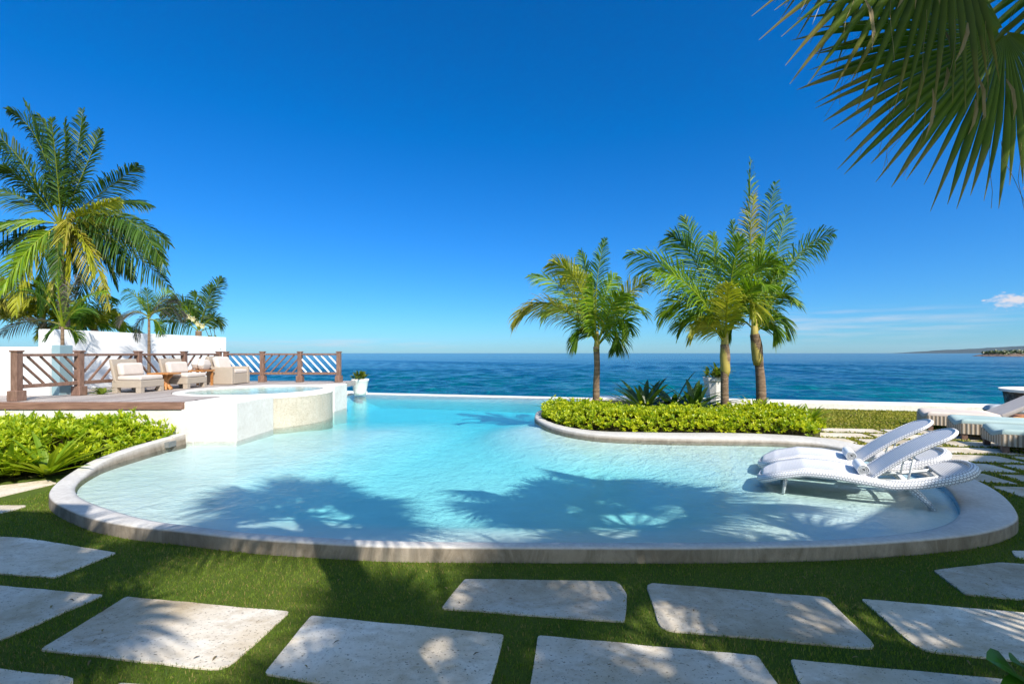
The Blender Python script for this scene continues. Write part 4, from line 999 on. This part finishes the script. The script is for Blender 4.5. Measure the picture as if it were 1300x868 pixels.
# leaf A: hastula at photo (1273,42)
DA = 2.45; cA = Q(1275, 40, DA)
exA = dict(center=cA, axis=(-.70, -.10, -.70), off=.25, asym=.42, normal=(-.1, -1, .15), Rr=1.05, nseg=62, spread=R(126), split=.66, droop=.16)
cB = Q(1200, -110, 2.3)
exB = dict(center=cB, axis=(-.60, -.05, -.70), normal=(.15, -1, .25), Rr=1.02, nseg=27, spread=R(66), split=.55, droop=.20, narrow=1.0)
cC = Q(1470, -120, 2.9)
cD = Vector((3.25, 1.45, 4.35))
exD = dict(center=cD, axis=(-.5, .25, -.1), normal=(.2, -.3, 1), Rr=1.0, nseg=34, spread=R(150), split=.7, droop=.2)
exE = dict(center=Q(1165, -175, 2.5), axis=(-.45, .0, -.8), normal=(.1, -1, .3), Rr=1.0, nseg=26, spread=R(60), split=.5, droop=.25)
exC = dict(center=cC, axis=(-.2, .2, -.9), normal=(-.3, -1, .1), Rr=1.1, nseg=40, spread=R(110), split=.6, droop=.15)
nov = lambda h: (h.y > .15 and abs(h.x)/max(h.y, .01) < 1.9 and (h.z-1.75)/max(h.y, .01) < 1.6) or (h.y > 1.0 and (h.z-1.75)/h.y < 1.25)
fan_palm(4.15, .75, 4.55, 'fan palm whose big pleated leaves hang into the top right corner', 3, 20, (exA, exB, exC, exE), 1.0, 1.2, nov)
fan_palm(.70, .35, 5.3, 'fan palm behind the camera shading the middle left of the pool', 4, 20, (), .85, .85, lambda h: nov(h) or (h.y < -.02 and h.x > .2 and int(abs(h.z)*1000) % 3 > 0))
fan_palm(3.0, -2.8, 5.5, 'fan palm behind the camera shading the near lawn', 5, 9, (), .9, .85, nov)
fan_palm(5.6, -1.7, 5.0, 'fan palm behind the camera shading the right near lawn', 6, 9, (), .95, 1.0, nov)
fan_palm(-.7, -1.6, 5.2, 'fan palm behind the camera shading the left near lawn', 8, 9, (), .8, .8, nov)
fan_palm(4.3, -2.7, 5.8, 'fan palm furthest behind the camera', 9, 9, (), .9, .9, nov)
# leafy plant poking into the bottom right corner
mb = MB(); r = random.Random(12); pb = Q(1330, 905, 2.2)
tips = [(1252, 836, 1300, 868, .16), (1283, 838, 1300, 850, .09), (1298, 848, 1330, 880, .10), (1270, 868, 1330, 890, .12), (1330, 820, 1345, 880, .16), (1365, 850, 1340, 900, .16)]
for tx, ty, bx, by, ww in tips: leafblade(mb, Q(bx, by, 2.15), Q(tx, ty, 2.05), ww, Vector((0, -.5, 1)), .08, (.03, .12, .012), .15, (.05, .16, .015), 4, [(0, .1), (.2, .6), (.45, 1), (.7, .85), (.88, .45), (1, 0)])
for k in range(5): mb.tube([(pb.x+.1, pb.y, 0), Q(1335+k*6, 880-k*6, 2.15)], .006, 4, False, (.05, .1, .02))
tag(mb.build('leafy_plant', M['leaf'], base=(pb.x, pb.y, 0)), 'glossy broad green leaves poking into the bottom right corner', 'plant')

# ------------------------------------------------------------------ white woven pool loungers
LZ = [(0, .10), (.06, .15), (.2, .22), (.5, .30), (.8, .305), (1.1, .275), (1.35, .255), (1.6, .30), (1.85, .385), (2.02, .455), (2.12, .50)]
def lz(s):
    for (a, za), (b, zb) in zip(LZ, LZ[1:]):
        if s <= b: t = (s-a)/(b-a); return za*(1-t)+zb*t
    return LZ[-1][1]
def lw(s):
    H = .335
    if s < .28: t = 1-s/.28; return H*(.62*math.sqrt(max(0, 1-t*t))+.38*math.sqrt(max(0, 1-t**4)))*.97+.0
    if s > 1.88: t = (s-1.88)/.24; return H*math.sqrt(max(0, 1-t**2.6*.999))
    return H*(.97+.03*min(1, (s-.28)/.5))
def lounger(A, label):
    ax = Vector((.872, -.49, 0)).normalized()*.975; cr = Vector((-ax.y, ax.x, 0)).normalized()       # cr points away from the camera
    root = empty('pool_lounger', (A.x, A.y, 0), label, 'lounger', 'white woven loungers standing in the pool')
    def W(s, c, z): return Vector((A.x, A.y, 0))+ax*s+cr*c+Vector((0, 0, z))
    # woven side rail: closed loop
    ss = [.0, .004, .015, .035, .06, .1, .15, .21, .28]+[.28+.05*i for i in range(1, 33)]+[1.93, 1.98, 2.03, 2.07, 2.10, 2.115, 2.12]
    lp = [W(s, -lw(s), lz(s)) for s in ss]+[W(s, lw(s), lz(s)) for s in ss[::-1]]
    lp = lp[:1]+lp[1:-1]
    mb = MB(); rr = .042
    mb.tube(lp+[lp[0]], .034, 12, False, None, 1.5); mb.build('side_rail', M['rail'], root, smooth=True)
    # seat sling
    mb = MB(); vs = []; uv = []; fs = []; nc = 13; S = [.03+.0245*i for i in range(50)]
    for s in S:
        for j in range(nc):
            c = (-1+2*j/(nc-1)); x = c*max(.02, lw(s)-.012); vs.append(W(s, x, lz(s)+.028-.030*(1-c*c)*min(1, s*4)+.012)); uv.append((s, x))
    for i in range(len(S)-1):
        for j in range(nc-1): q = i*nc+j; fs.append((q, q+1, q+nc+1, q+nc))
    mb.add(vs, fs, None, uv); o = mb.build('seat_sling', M['sling'], root, smooth=True); m = o.modifiers.new('solid', 'SOLIDIFY'); m.thickness = .012
    # backrest
    th = R(36); L = .98; s0 = 1.18; z0 = lz(s0)+.035; hb = .262
    def Bk(l, c, dz=0): bow = .035*math.sin(math.pi*min(1, l/L)); return W(s0+l*math.cos(th)-(dz+bow)*math.sin(th), c, z0+l*math.sin(th)+(dz+bow)*math.cos(th))
    def bw(l):
        if l > L-.2: t = (l-L+.2)/.2; return hb*math.sqrt(max(.0, 1-t*t*.985))
        return hb
    mb = MB(); vs = []; uv = []; fs = []; LL = [L*i/40 for i in range(37)]+[L-.06, L-.035, L-.015, L-.003]
    for l in LL:
        for j in range(nc): c = -1+2*j/(nc-1); x = c*bw(l)*.97; vs.append(Bk(l, x, .006)); uv.append((l, x))
    for i in range(len(LL)-1):
        for j in range(nc-1): q = i*nc+j; fs.append((q, q+1, q+nc+1, q+nc))
    mb.add(vs, fs, None, uv); bo = mb.build('backrest', M['sling'], root, smooth=True); m = bo.modifiers.new('solid', 'SOLIDIFY'); m.thickness = .012; m.offset = 0
    mb = MB(); lp = [Bk(l, -bw(l)) for l in LL]+[Bk(l, bw(l)) for l in LL[::-1]]; mb.tube([Bk(-.01, 0)]+lp+[Bk(-.01, 0)], .021, 8, False); mb.build('backrest_frame', M['rail'], root, smooth=True)
    # under-frame: cross bars and prop
    mb = MB()
    for s, cc in ((.45, 1), (1.18, 1), (1.50, .96), (1.78, .92)): mb.tube([W(s, -lw(s)*cc, lz(s)-.005), W(s, 0, lz(s)-.02), W(s, lw(s)*cc, lz(s)-.005)], .018, 8)
    for sg in (-1, 1):
        mb.tube([W(1.52, sg*.17, lz(1.52)), Bk(.50, sg*.17, -.03)], .011, 6)
        mb.tube([W(1.2, sg*.2, lz(1.2)), W(1.5, sg*.2, lz(1.5)+.01), W(1.9, sg*.17, lz(1.9)-.01)], .02, 8)
    mb.build('frame', M['towel'], root, smooth=True)
    # woven shelf at the head end
    mb = MB(); vs = []; uv = []; fs = []; S2 = [1.80+.026*i for i in range(13)]
    for s in S2:
        for j in range(nc): c = -1+2*j/(nc-1); x = c*max(.01, lw(s)-.015); vs.append(W(s, x, lz(s)+.022-.012*(1-c*c))); uv.append((s, x))
    for i in range(len(S2)-1):
        for j in range(nc-1): q = i*nc+j; fs.append((q, q+1, q+nc+1, q+nc))
    mb.add(vs, fs, None, uv); o = mb.build('head_panel', M['sling'], root, smooth=True); m = o.modifiers.new('solid', 'SOLIDIFY'); m.thickness = .012
    # legs
    for sg in (-1, 1):
        mb = MB(); pts_ = [W(1.50, sg*.30, lz(1.5)-.02), W(1.60, sg*.31, .17), W(1.70, sg*.33, .05), W(1.76, sg*.35, -.06)]
        mb.tube(catmull(pts_, False, 5), [.032]*6+[.027]*5+[.018]*5, 10, True, None, 1.2); mb.build('leg', M['rail'], root, smooth=True)
        mb = MB(); mb.tube([W(.30, sg*.26, lz(.3)-.02), W(.27, sg*.26, .02), W(.26, sg*.26, -.07)], [.025, .02, .02], 8); mb.build('leg', M['rail'], root, smooth=True)
    return W, root
A1 = Vector((3.30, 6.06, 0)); A2 = Vector((3.70, 6.79, 0))
def towel(W, label):
    c0 = W(1.13, 0, 0); root = W
    mb = MB(); turns = 3.3; nn = 64; th = .0085; h0 = -.21; h1 = .19; s0 = 1.105; zc = lz(1.1)+.030+.068
    def ring(off):
        out = []
        for i in range(nn+1):
            a = i/nn*turns*2*math.pi; r_ = .008+(.062-.008)*(i/nn)+off; out.append((math.cos(a+2.6)*r_, math.sin(a+2.6)*r_))
        return out
    o1 = ring(0); o2 = ring(th*.62); hs_ = [h0, h0+.01, -.1, 0, .1, h1-.01, h1]
    vs = []; fs = []
    for hi, h in enumerate(hs_):
        k = .96 if hi in (0, len(hs_)-1) else 1
        for a, b in ((x, y) for x, y in o1): vs.append(W(s0+a*k, h, zc+b*k))
        for a, b in ((x, y) for x, y in o2): vs.append(W(s0+a*k, h, zc+b*k))
    n1 = nn+1; st = n1*2
    for hi in range(len(hs_)-1):
        for i in range(nn):
            q = hi*st+i; fs.append((q, q+1, q+1+st, q+st)); q += n1; fs.append((q+st, q+1+st, q+1, q))
    for hi in (0, len(hs_)-1):
        for i in range(nn): q = hi*st+i; fs.append((q, q+n1, q+n1+1, q+1))
    q = nn
    for hi in range(len(hs_)-1): q = hi*st+nn; fs.append((q, q+n1, q+n1+st, q+st))
    mb.add(vs, fs); b = W(1.1, 0, lz(1.1))
    tag(mb.build('rolled_towel', M['towel'], base=b, smooth=True), label, 'towel', 'rolled white towels on the loungers')
W1, r1 = lounger(A1, 'white woven lounger nearest the camera, standing in the shallow pool'); towel(W1, 'rolled white towel on the nearer white lounger')
W2, r2 = lounger(A2, 'white woven lounger behind the nearest one, standing in the shallow pool'); towel(W2, 'rolled white towel on the further white lounger')

# ------------------------------------------------------------------ wicker daybeds at the right
def daybed(N1, label, cush, k):
    ax = Vector((.86, -.50, 0)).normalized(); cr = Vector((-ax.y, ax.x, 0)); root = empty('wicker_sunbed', (N1[0], N1[1], 0), label, 'sunbed', 'wicker sunbeds on the terrace')
    def W(s, c, z): return Vector((N1[0], N1[1], 0))+ax*s+cr*c+Vector((0, 0, z))
    ang = math.atan2(ax.y, ax.x); wdt = .92; Ln = 2.05
    # sides with a scooped top line at the foot
    prof = [(0, .36), (.12, .37), (.0, .0)]
    mb = MB()
    vs = []; S = [0, .03, .1, .3, .6, 1.2, Ln]
    CC = [0, .03, .12, .22, .32, .42, .50, .60, .70, .80, .89, .92]
    def topz(s, c): return .335-.085*max(0, 1-abs(c-.46)/.36)**.8*max(0, 1-s/.55)-.006*(s < .01)
    S = [0, .02, .1, .2, .35, .6, 1.2, Ln]
    for s in S: vs += [W(s, 0, .13), W(s, wdt, .13)]+[W(s, c, topz(s, c)) for c in CC[::-1]]
    n = 2+len(CC); fs = [(i*n+j, i*n+(j+1) % n, (i+1)*n+(j+1) % n, (i+1)*n+j) for i in range(len(S)-1) for j in range(n)]
    fs += [tuple(range(n))[::-1], tuple((len(S)-1)*n+j for j in range(n))]
    mb.add(vs, fs); mb.build('body', M['wicker_grey'], root)
    for s in (.06, Ln-.06):
        for c in (.06, wdt-.06): mb = MB(); mb.box(W(s, c, .075), (.09, .09, .15), ang); mb.build('leg', M['wood'], root, bevel=.005)
    # mattress
    mb = MB(); vs = []; fs = []; S = [.0, .012, .05, .12, .22, .4, .7, 1.0, 1.2]
    C = [.025, .035, .07, .15, .25, .36, .46, .56, .67, .77, .85, .885, .895]
    for s in S:
        for c in C:
            e = min(c-.025, .895-c, s); t = topz(s, c)+.004+.085*(1-max(0, 1-e/.04)**2*.55)
            vs.append(W(s+.01, c, t))
    m = len(C); fs = [(i*m+j, i*m+j+1, (i+1)*m+j+1, (i+1)*m+j) for i in range(len(S)-1) for j in range(m-1)]
    nb = len(vs)
    for s in S:
        for c in C: vs.append(W(s+.01, c, topz(s, c)+.004))
    k0 = len(S)-1
    for i in range(len(S)-1): fs += [(i*m, (i+1)*m, nb+(i+1)*m, nb+i*m), (i*m+m-1, nb+i*m+m-1, nb+(i+1)*m+m-1, (i+1)*m+m-1)]
    for j in range(m-1): fs += [(j, nb+j, nb+j+1, j+1), (k0*m+j, k0*m+j+1, nb+k0*m+j+1, nb+k0*m+j)]
    mb.add(vs, fs); mb.build('mattress', M[cush], root, smooth=True)
    mb = MB(); c0 = W(1.2+.38, .46, .37+.24); mb.box(c0, (.88, .86, .09), ang, 0, -R(32)); mb.build('backrest', M[cush], root, bevel=.03, seg=3)
    return W
Wa = daybed((8.53, 7.93), 'nearest wicker sunbed with a pale blue mattress, partly cut by the right edge', 'cushion_blue', 0)
Wb = daybed((9.03, 9.15), 'middle wicker sunbed with a pale blue mattress', 'cushion_blue', 0)
Wc = daybed((9.40, 10.3), 'furthest wicker sunbed with a beige mattress beside the sea wall lawn', 'cushion', 0)
def pillow(c, d, rz, label, mat, tilt=0.0):
    mb = MB(); n = 12; vs = []; fs = []
    for i in range(n+1):
        for j in range(n+1):
            u, v = -1+2*i/n, -1+2*j/n; t = (max(0, (1-u**4))*max(0, (1-v**4)))**.5*d[2]/2; vs.append((u*d[0]/2, v*d[1]/2, t))
    m = len(vs); vs += [(x, y, -z) for x, y, z in vs]
    for i in range(n):
        for j in range(n): q = i*(n+1)+j; fs.append((q, q+n+1, q+n+2, q+1)); q += m; fs.append((q, q+1, q+n+2, q+n+1))
    mt = Matrix.Rotation(rz, 3, 'Z') @ Matrix.Rotation(tilt, 3, 'X'); c = Vector(c)
    mb.add([c+mt @ Vector(v) for v in vs], fs); return mb
for i, (px, py, D_, lab) in enumerate([(1272, 520, 11.2, 'grey bolster cushion furthest left on the far sunbeds'), (1302, 522, 10.6, 'grey cushion behind the small orange wood table')]):
    c = Q(px, py, D_); mb = pillow(c, (.62, .34, .26), R(-20), lab, 'cushion_grey'); o = mb.build('cushion', M['cushion_grey'], base=c, smooth=True); tag(o, lab, 'cushion')
c = Q(1290, 531, 9.9); t = empty('small_table', (c.x, c.y, 0), 'small orange brown wooden table between the sunbeds at the right edge', 'table')
mb = MB(); mb.box((c.x+.1, c.y, c.z+.05), (.75, .4, .035)); mb.build('table_top', M['rust_wood'], t, bevel=.005)
for sx in (-.3, .3):
    for sy in (-.15, .15): mb = MB(); mb.box((c.x+.1+sx, c.y+sy, (c.z+.03)/2), (.06, .05, c.z+.03)); mb.build('leg', M['rust_wood'], t)
# round stone drum at the right edge
cd = (16.35, 13.3, 0); dr_ = empty('stone_drum', cd, 'round rough stone planter wall with a white rim at the right edge by the sea', 'planter')
mb = MB(); mb.lathe(cd, [(1.30, -.05), (1.38, .58)], 64); mb.build('wall', M['drum'], dr_, smooth=True)
mb = MB(); mb.lathe(cd, [(1.1, .581), (1.46, .582), (1.47, .66), (1.1, .665)], 64); mb.build('rim', M['plaster'], dr_, smooth=False)

# ------------------------------------------------------------------ deck furniture
def softbox(mb, c, d, rz=0, ry=0): mb.box(c, d, rz, 0, ry)
def deckchair(x0, x1, y0, y1, label):
    root = empty('wicker_chair', ((x0+x1)/2, (y0+y1)/2, DZ), label, 'armless chair', 'cream wicker chairs on the deck'); X, Y = (x0+x1)/2, (y0+y1)/2; w_, d_ = x1-x0, y1-y0
    mb = MB(); mb.box((X, Y, DZ+.20), (w_, d_, .16)); mb.build('seat_frame', M['wicker'], root, bevel=.012)
    for sx in (x0+.06, x1-.06):
        for sy in (y0+.06, y1-.06): mb = MB(); mb.box((sx, sy, DZ+.06), (.115, .115, .119)); mb.build('leg', M['wicker'], root, bevel=.006)
    mb = MB(); mb.box((x0+.01, Y, DZ+.50), (.06, d_, .54), 0, 0, -R(12)); mb.build('backrest', M['wicker'], root, bevel=.015)
    mb = MB(); mb.box(((x0+x1)/2+.05, Y, DZ+.335), (w_-.12, d_-.02, .105)); mb.build('seat_cushion', M['cushion'], root, bevel=.035, seg=4)
    mb = MB(); mb.box((x0+.14, Y, DZ+.53), (.14, d_*.90, .30), 0, 0, -R(10)); mb.build('back_cushion', M['cushion'], root, bevel=.055, seg=4)
    return root
deckchair(-9.08, -8.42, 10.32, 11.02, 'armless cream wicker chair nearest the camera on the deck')
deckchair(-8.92, -8.24, 11.55, 12.30, 'armless cream wicker chair second along the deck beside the root wood table')
def armchair(x0, x1, y0, y1, label):
    root = empty('wicker_armchair', ((x0+x1)/2, (y0+y1)/2, DZ), label, 'armchair'); X, Y = (x0+x1)/2, (y0+y1)/2; w_, d_ = x1-x0, y1-y0
    mb = MB(); mb.box((X, Y, DZ+.17), (w_-.01, d_-.24, .30)); mb.build('seat_frame', M['wicker'], root, bevel=.012)
    for yy in (y0+.06, y1-.06): mb = MB(); mb.box((X, yy, DZ+.26), (w_, .115, .50)); mb.build('armrest', M['wicker'], root, bevel=.02, seg=3)
    mb = MB(); mb.box((x0+.0, Y, DZ+.52), (.09, d_-.235, .60), 0, 0, -R(14)); mb.build('backrest', M['wicker'], root, bevel=.02)
    mb = MB(); mb.box((X+.06, Y, DZ+.375), (w_-.12, d_-.26, .11)); mb.build('seat_cushion', M['cushion'], root, bevel=.035, seg=4)
    mb = MB(); mb.box((x0+.17, Y, DZ+.60), (.16, d_-.27, .40), 0, 0, -R(16)); mb.build('back_cushion', M['cushion'], root, bevel=.06, seg=4)
armchair(-8.72, -7.98, 12.98, 13.86, 'cream wicker armchair furthest along the deck by the plunge pool')
def small_side(c, label):
    t = empty('side_table', (c[0], c[1], DZ), label, 'side table'); r = random.Random(4)
    mb = MB(); mb.box((c[0], c[1], DZ+.40), (.52, .46, .045)); mb.build('table_top', M['rust_wood'], t, bevel=.012)
    mb = MB()
    for k in range(7):
        a = k*.9; p0 = Vector((c[0]+.16*math.cos(a), c[1]+.14*math.sin(a), DZ)); p1 = Vector((c[0]+.05*math.cos(a+1), c[1]+.05*math.sin(a+1), DZ+.2)); p2 = Vector((c[0]+.17*math.cos(a+2), c[1]+.15*math.sin(a+2), DZ+.38))
        mb.tube(catmull([p0, p1, p2], False, 4), [.035+.02*r.random() for _ in range(9)], 7)
    mb.build('root_base', M['rust_wood'], t, smooth=True)
small_side((-8.62, 11.28), 'side table with a twisted root wood base between the two armless chairs')
t = empty('side_table', (-8.68, 12.66, DZ), 'low side table with rolled towels between the second chair and the armchair', 'side table')
mb = MB(); mb.box((-8.68, 12.66, DZ+.42), (.5, .5, .04)); mb.build('table_top', M['rust_wood'], t)
for sx in (-.2, .2):
    for sy in (-.2, .2): mb = MB(); mb.box((-8.68+sx, 12.66+sy, DZ+.2), (.05, .05, .399)); mb.build('leg', M['rust_wood'], t)
for k in range(2):
    mb = pillow((-8.72+.16*k, 12.66, DZ+.60-.02*k), (.16, .42, .3), R(6), '', '', 0)
    tag(mb.build('folded_towel', M['cushion'], base=(-8.72+.16*k, 12.66, DZ+.44), smooth=True), ['cream towel bundle leaning on the low deck table, left one', 'cream towel bundle on the low deck table, right one'][k], 'towel')

def potted(c, h, r0, label, seed, leafL=.34, n=40, sq=False, col=(.06, .13, .02)):
    root = empty('potted_plant', c, label, 'potted plant', 'white pots with green plants'); x, y, z = c
    mb = MB(); prof = [(r0*.62, 0), (r0*.70, h*.2), (r0*.92, h*.85), (r0, h*.9), (r0, h), (r0*.86, h), (r0*.8, h*.88), (.01, h*.87)]
    mb.lathe(c, prof, 10 if sq else 28)
    mb.build('pot', M['pot'], root, smooth=not sq)
    r = random.Random(seed); mb = MB()
    for k in range(n):
        a = r.uniform(0, 6.283); e = r.uniform(.1, 1.4); l = leafL*r.uniform(.6, 1.25); b = Vector((x+r.uniform(-.1, .1), y+r.uniform(-.1, .1), z+h*.9))
        d = Vector((math.cos(a)*math.cos(e), math.sin(a)*math.cos(e), math.sin(e)*.9)); s_ = b+d*l*.5; mb.tube([b, s_], .006, 3, False, (.06, .1, .02))
        for j in range(3): leafblade(mb, s_, s_+(d+Vector((r.uniform(-.5, .5), r.uniform(-.5, .5), r.uniform(-.4, .4)))).normalized()*l*.6, l*.2, Vector((0, 0, 1)), .12, lerp(col, (.24, .26, .03), r.random()))
    mb.build('foliage', M['hedge'], root)
p = P(457, 501.5, .142); potted((p.x, p.y, .142), .62, .33, 'white pot with a leafy plant on the wall corner left of the pool edge', 1)
p = Q(908, 505, 14.6); potted((p.x, p.y, .02), .95, .38, 'white square pot with a spiky plant behind the middle palm', 2, .5, 34, True)
# small plant beside the first chair
lily((-9.0, 9.98, DZ), 16, .26, 91, 'small potted shrub leaf cluster left of the nearest deck chair', .11, (.06, .14, .02), (.2, .25, .03), name='small_shrub', up=1.1)

# ------------------------------------------------------------------ far shore
def headland():
    root = empty('headland', (0, 0, -3.2), 'rocky headland with green scrub on the horizon at the right edge', 'headland'); D = 700
    r = random.Random(3)
    def ridge(px0, px1, prof, D, depth, name, mat, n=60, rough=.2, parent=None):
        mb = MB(); vs = []; rows = 7
        for i in range(n+1):
            px = px0+(px1-px0)*i/n; t = i/n; h = 0
            for (a, ha), (b, hb) in zip(prof, prof[1:]):
                if a <= px <= b: h = ha+(hb-ha)*(px-a)/(b-a)
            for j in range(rows):
                f = j/(rows-1); y = D-depth/2+depth*f; hh = max(0, h)*math.sin(math.pi*(.0+f))**.6 if 0 < f < 1 else 0
                hh *= 1+r.uniform(-rough, rough); X = (px-CX)/FPX*D
                vs.append((X, y+r.uniform(-.02, .02)*depth, -3.6+hh))
        fs = [(i*rows+j, (i+1)*rows+j, (i+1)*rows+j+1, i*rows+j+1) for i in range(n) for j in range(rows-1)]
        mb.add(vs, fs); return mb.build(name, mat, parent)
    s = D/FPX
    ridge(1251, 1420, [(1251, 0), (1254, 1.4), (1262, 3.6), (1270, 5.0), (1300, 5.5), (1420, 7)], D, 60, 'rock_shore', M['rock'], 90, .45, root)
    # scrub: clumps of leaf blades
    mb = MB()
    for k in range(2600):
        px = r.uniform(1262, 1415); X = (px-CX)/FPX*D; y = D+r.uniform(-16, 20); top = 4.2+4.2*min(1, (px-1255)/14)*(.75+.25*math.sin(px*.31)+.2*math.sin(px*.9))
        z = -3.2+r.uniform(.45, 1)*top; sz = r.uniform(.9, 2.6); a = r.uniform(0, 6.28)
        col = lerp((.018, .05, .010), (.12, .15, .035), r.random()**1.5)
        c = Vector((X, y, z)); vs = [c+Vector((math.cos(a+q*2.094)*sz, math.sin(a+q*2.094)*sz*.8, r.uniform(-.7, .7)*sz)) for q in range(3)]+[c+Vector((0, 0, sz*.9))]
        mb.add(vs, [(0, 1, 3), (1, 2, 3), (2, 0, 3)], col)
    mb.build('scrub', M['hedge'], root)
    h = ridge(1180, 1500, [(1180, 0), (1200, 30), (1230, 75), (1245, 85), (1300, 130), (1400, 200), (1500, 260)], 9000, 2500, 'hills', M['hill'], 60, .12)
    tag(h, kind='structure')
headland()
# air between here and the far shore
def haze():
    mb = MB(); x0, x1, y0, y1, z0, z1 = -22500, 22500, -310, 19700, -8, 320
    vs = [(x, y, z) for x in (x0, x1) for y in (y0, y1) for z in (z0, z1)]
    mb.add(vs, [(0, 1, 3, 2), (4, 6, 7, 5), (0, 4, 5, 1), (2, 3, 7, 6), (0, 2, 6, 4), (1, 5, 7, 3)])
    n = NT('haze'); v = n.n('ShaderNodeVolumePrincipled'); v.inputs['Color'].default_value = (.75, .87, 1, 1); v.inputs['Density'].default_value = .000012; v.inputs['Anisotropy'].default_value = 0.2
    n.l(v.outputs[0], n.out.inputs['Volume'])
    tag(mb.build('haze', n.m), kind='stuff')
USE_HAZE = True
if USE_HAZE: haze()
# fallen bits on the slabs and lawn
mb = MB(); r = random.Random(77)
for k in range(70):
    y = r.uniform(2.5, 3.7); x = r.uniform(-1.1, 1.1)*y; a = r.uniform(0, 6.28); L = r.uniform(.012, .045)
    leafblade(mb, (x, y, .017), (x+math.cos(a)*L, y+math.sin(a)*L, .017+r.uniform(0, .008)), L*.28, Vector((0, 0, 1)), .15, lerp((.10, .06, .03), (.30, .22, .10), r.random()))
tag(mb.build('leaf_litter', M['leaf']), 'small dry leaf bits scattered on the near slabs and grass', 'leaf litter', None, 'stuff')
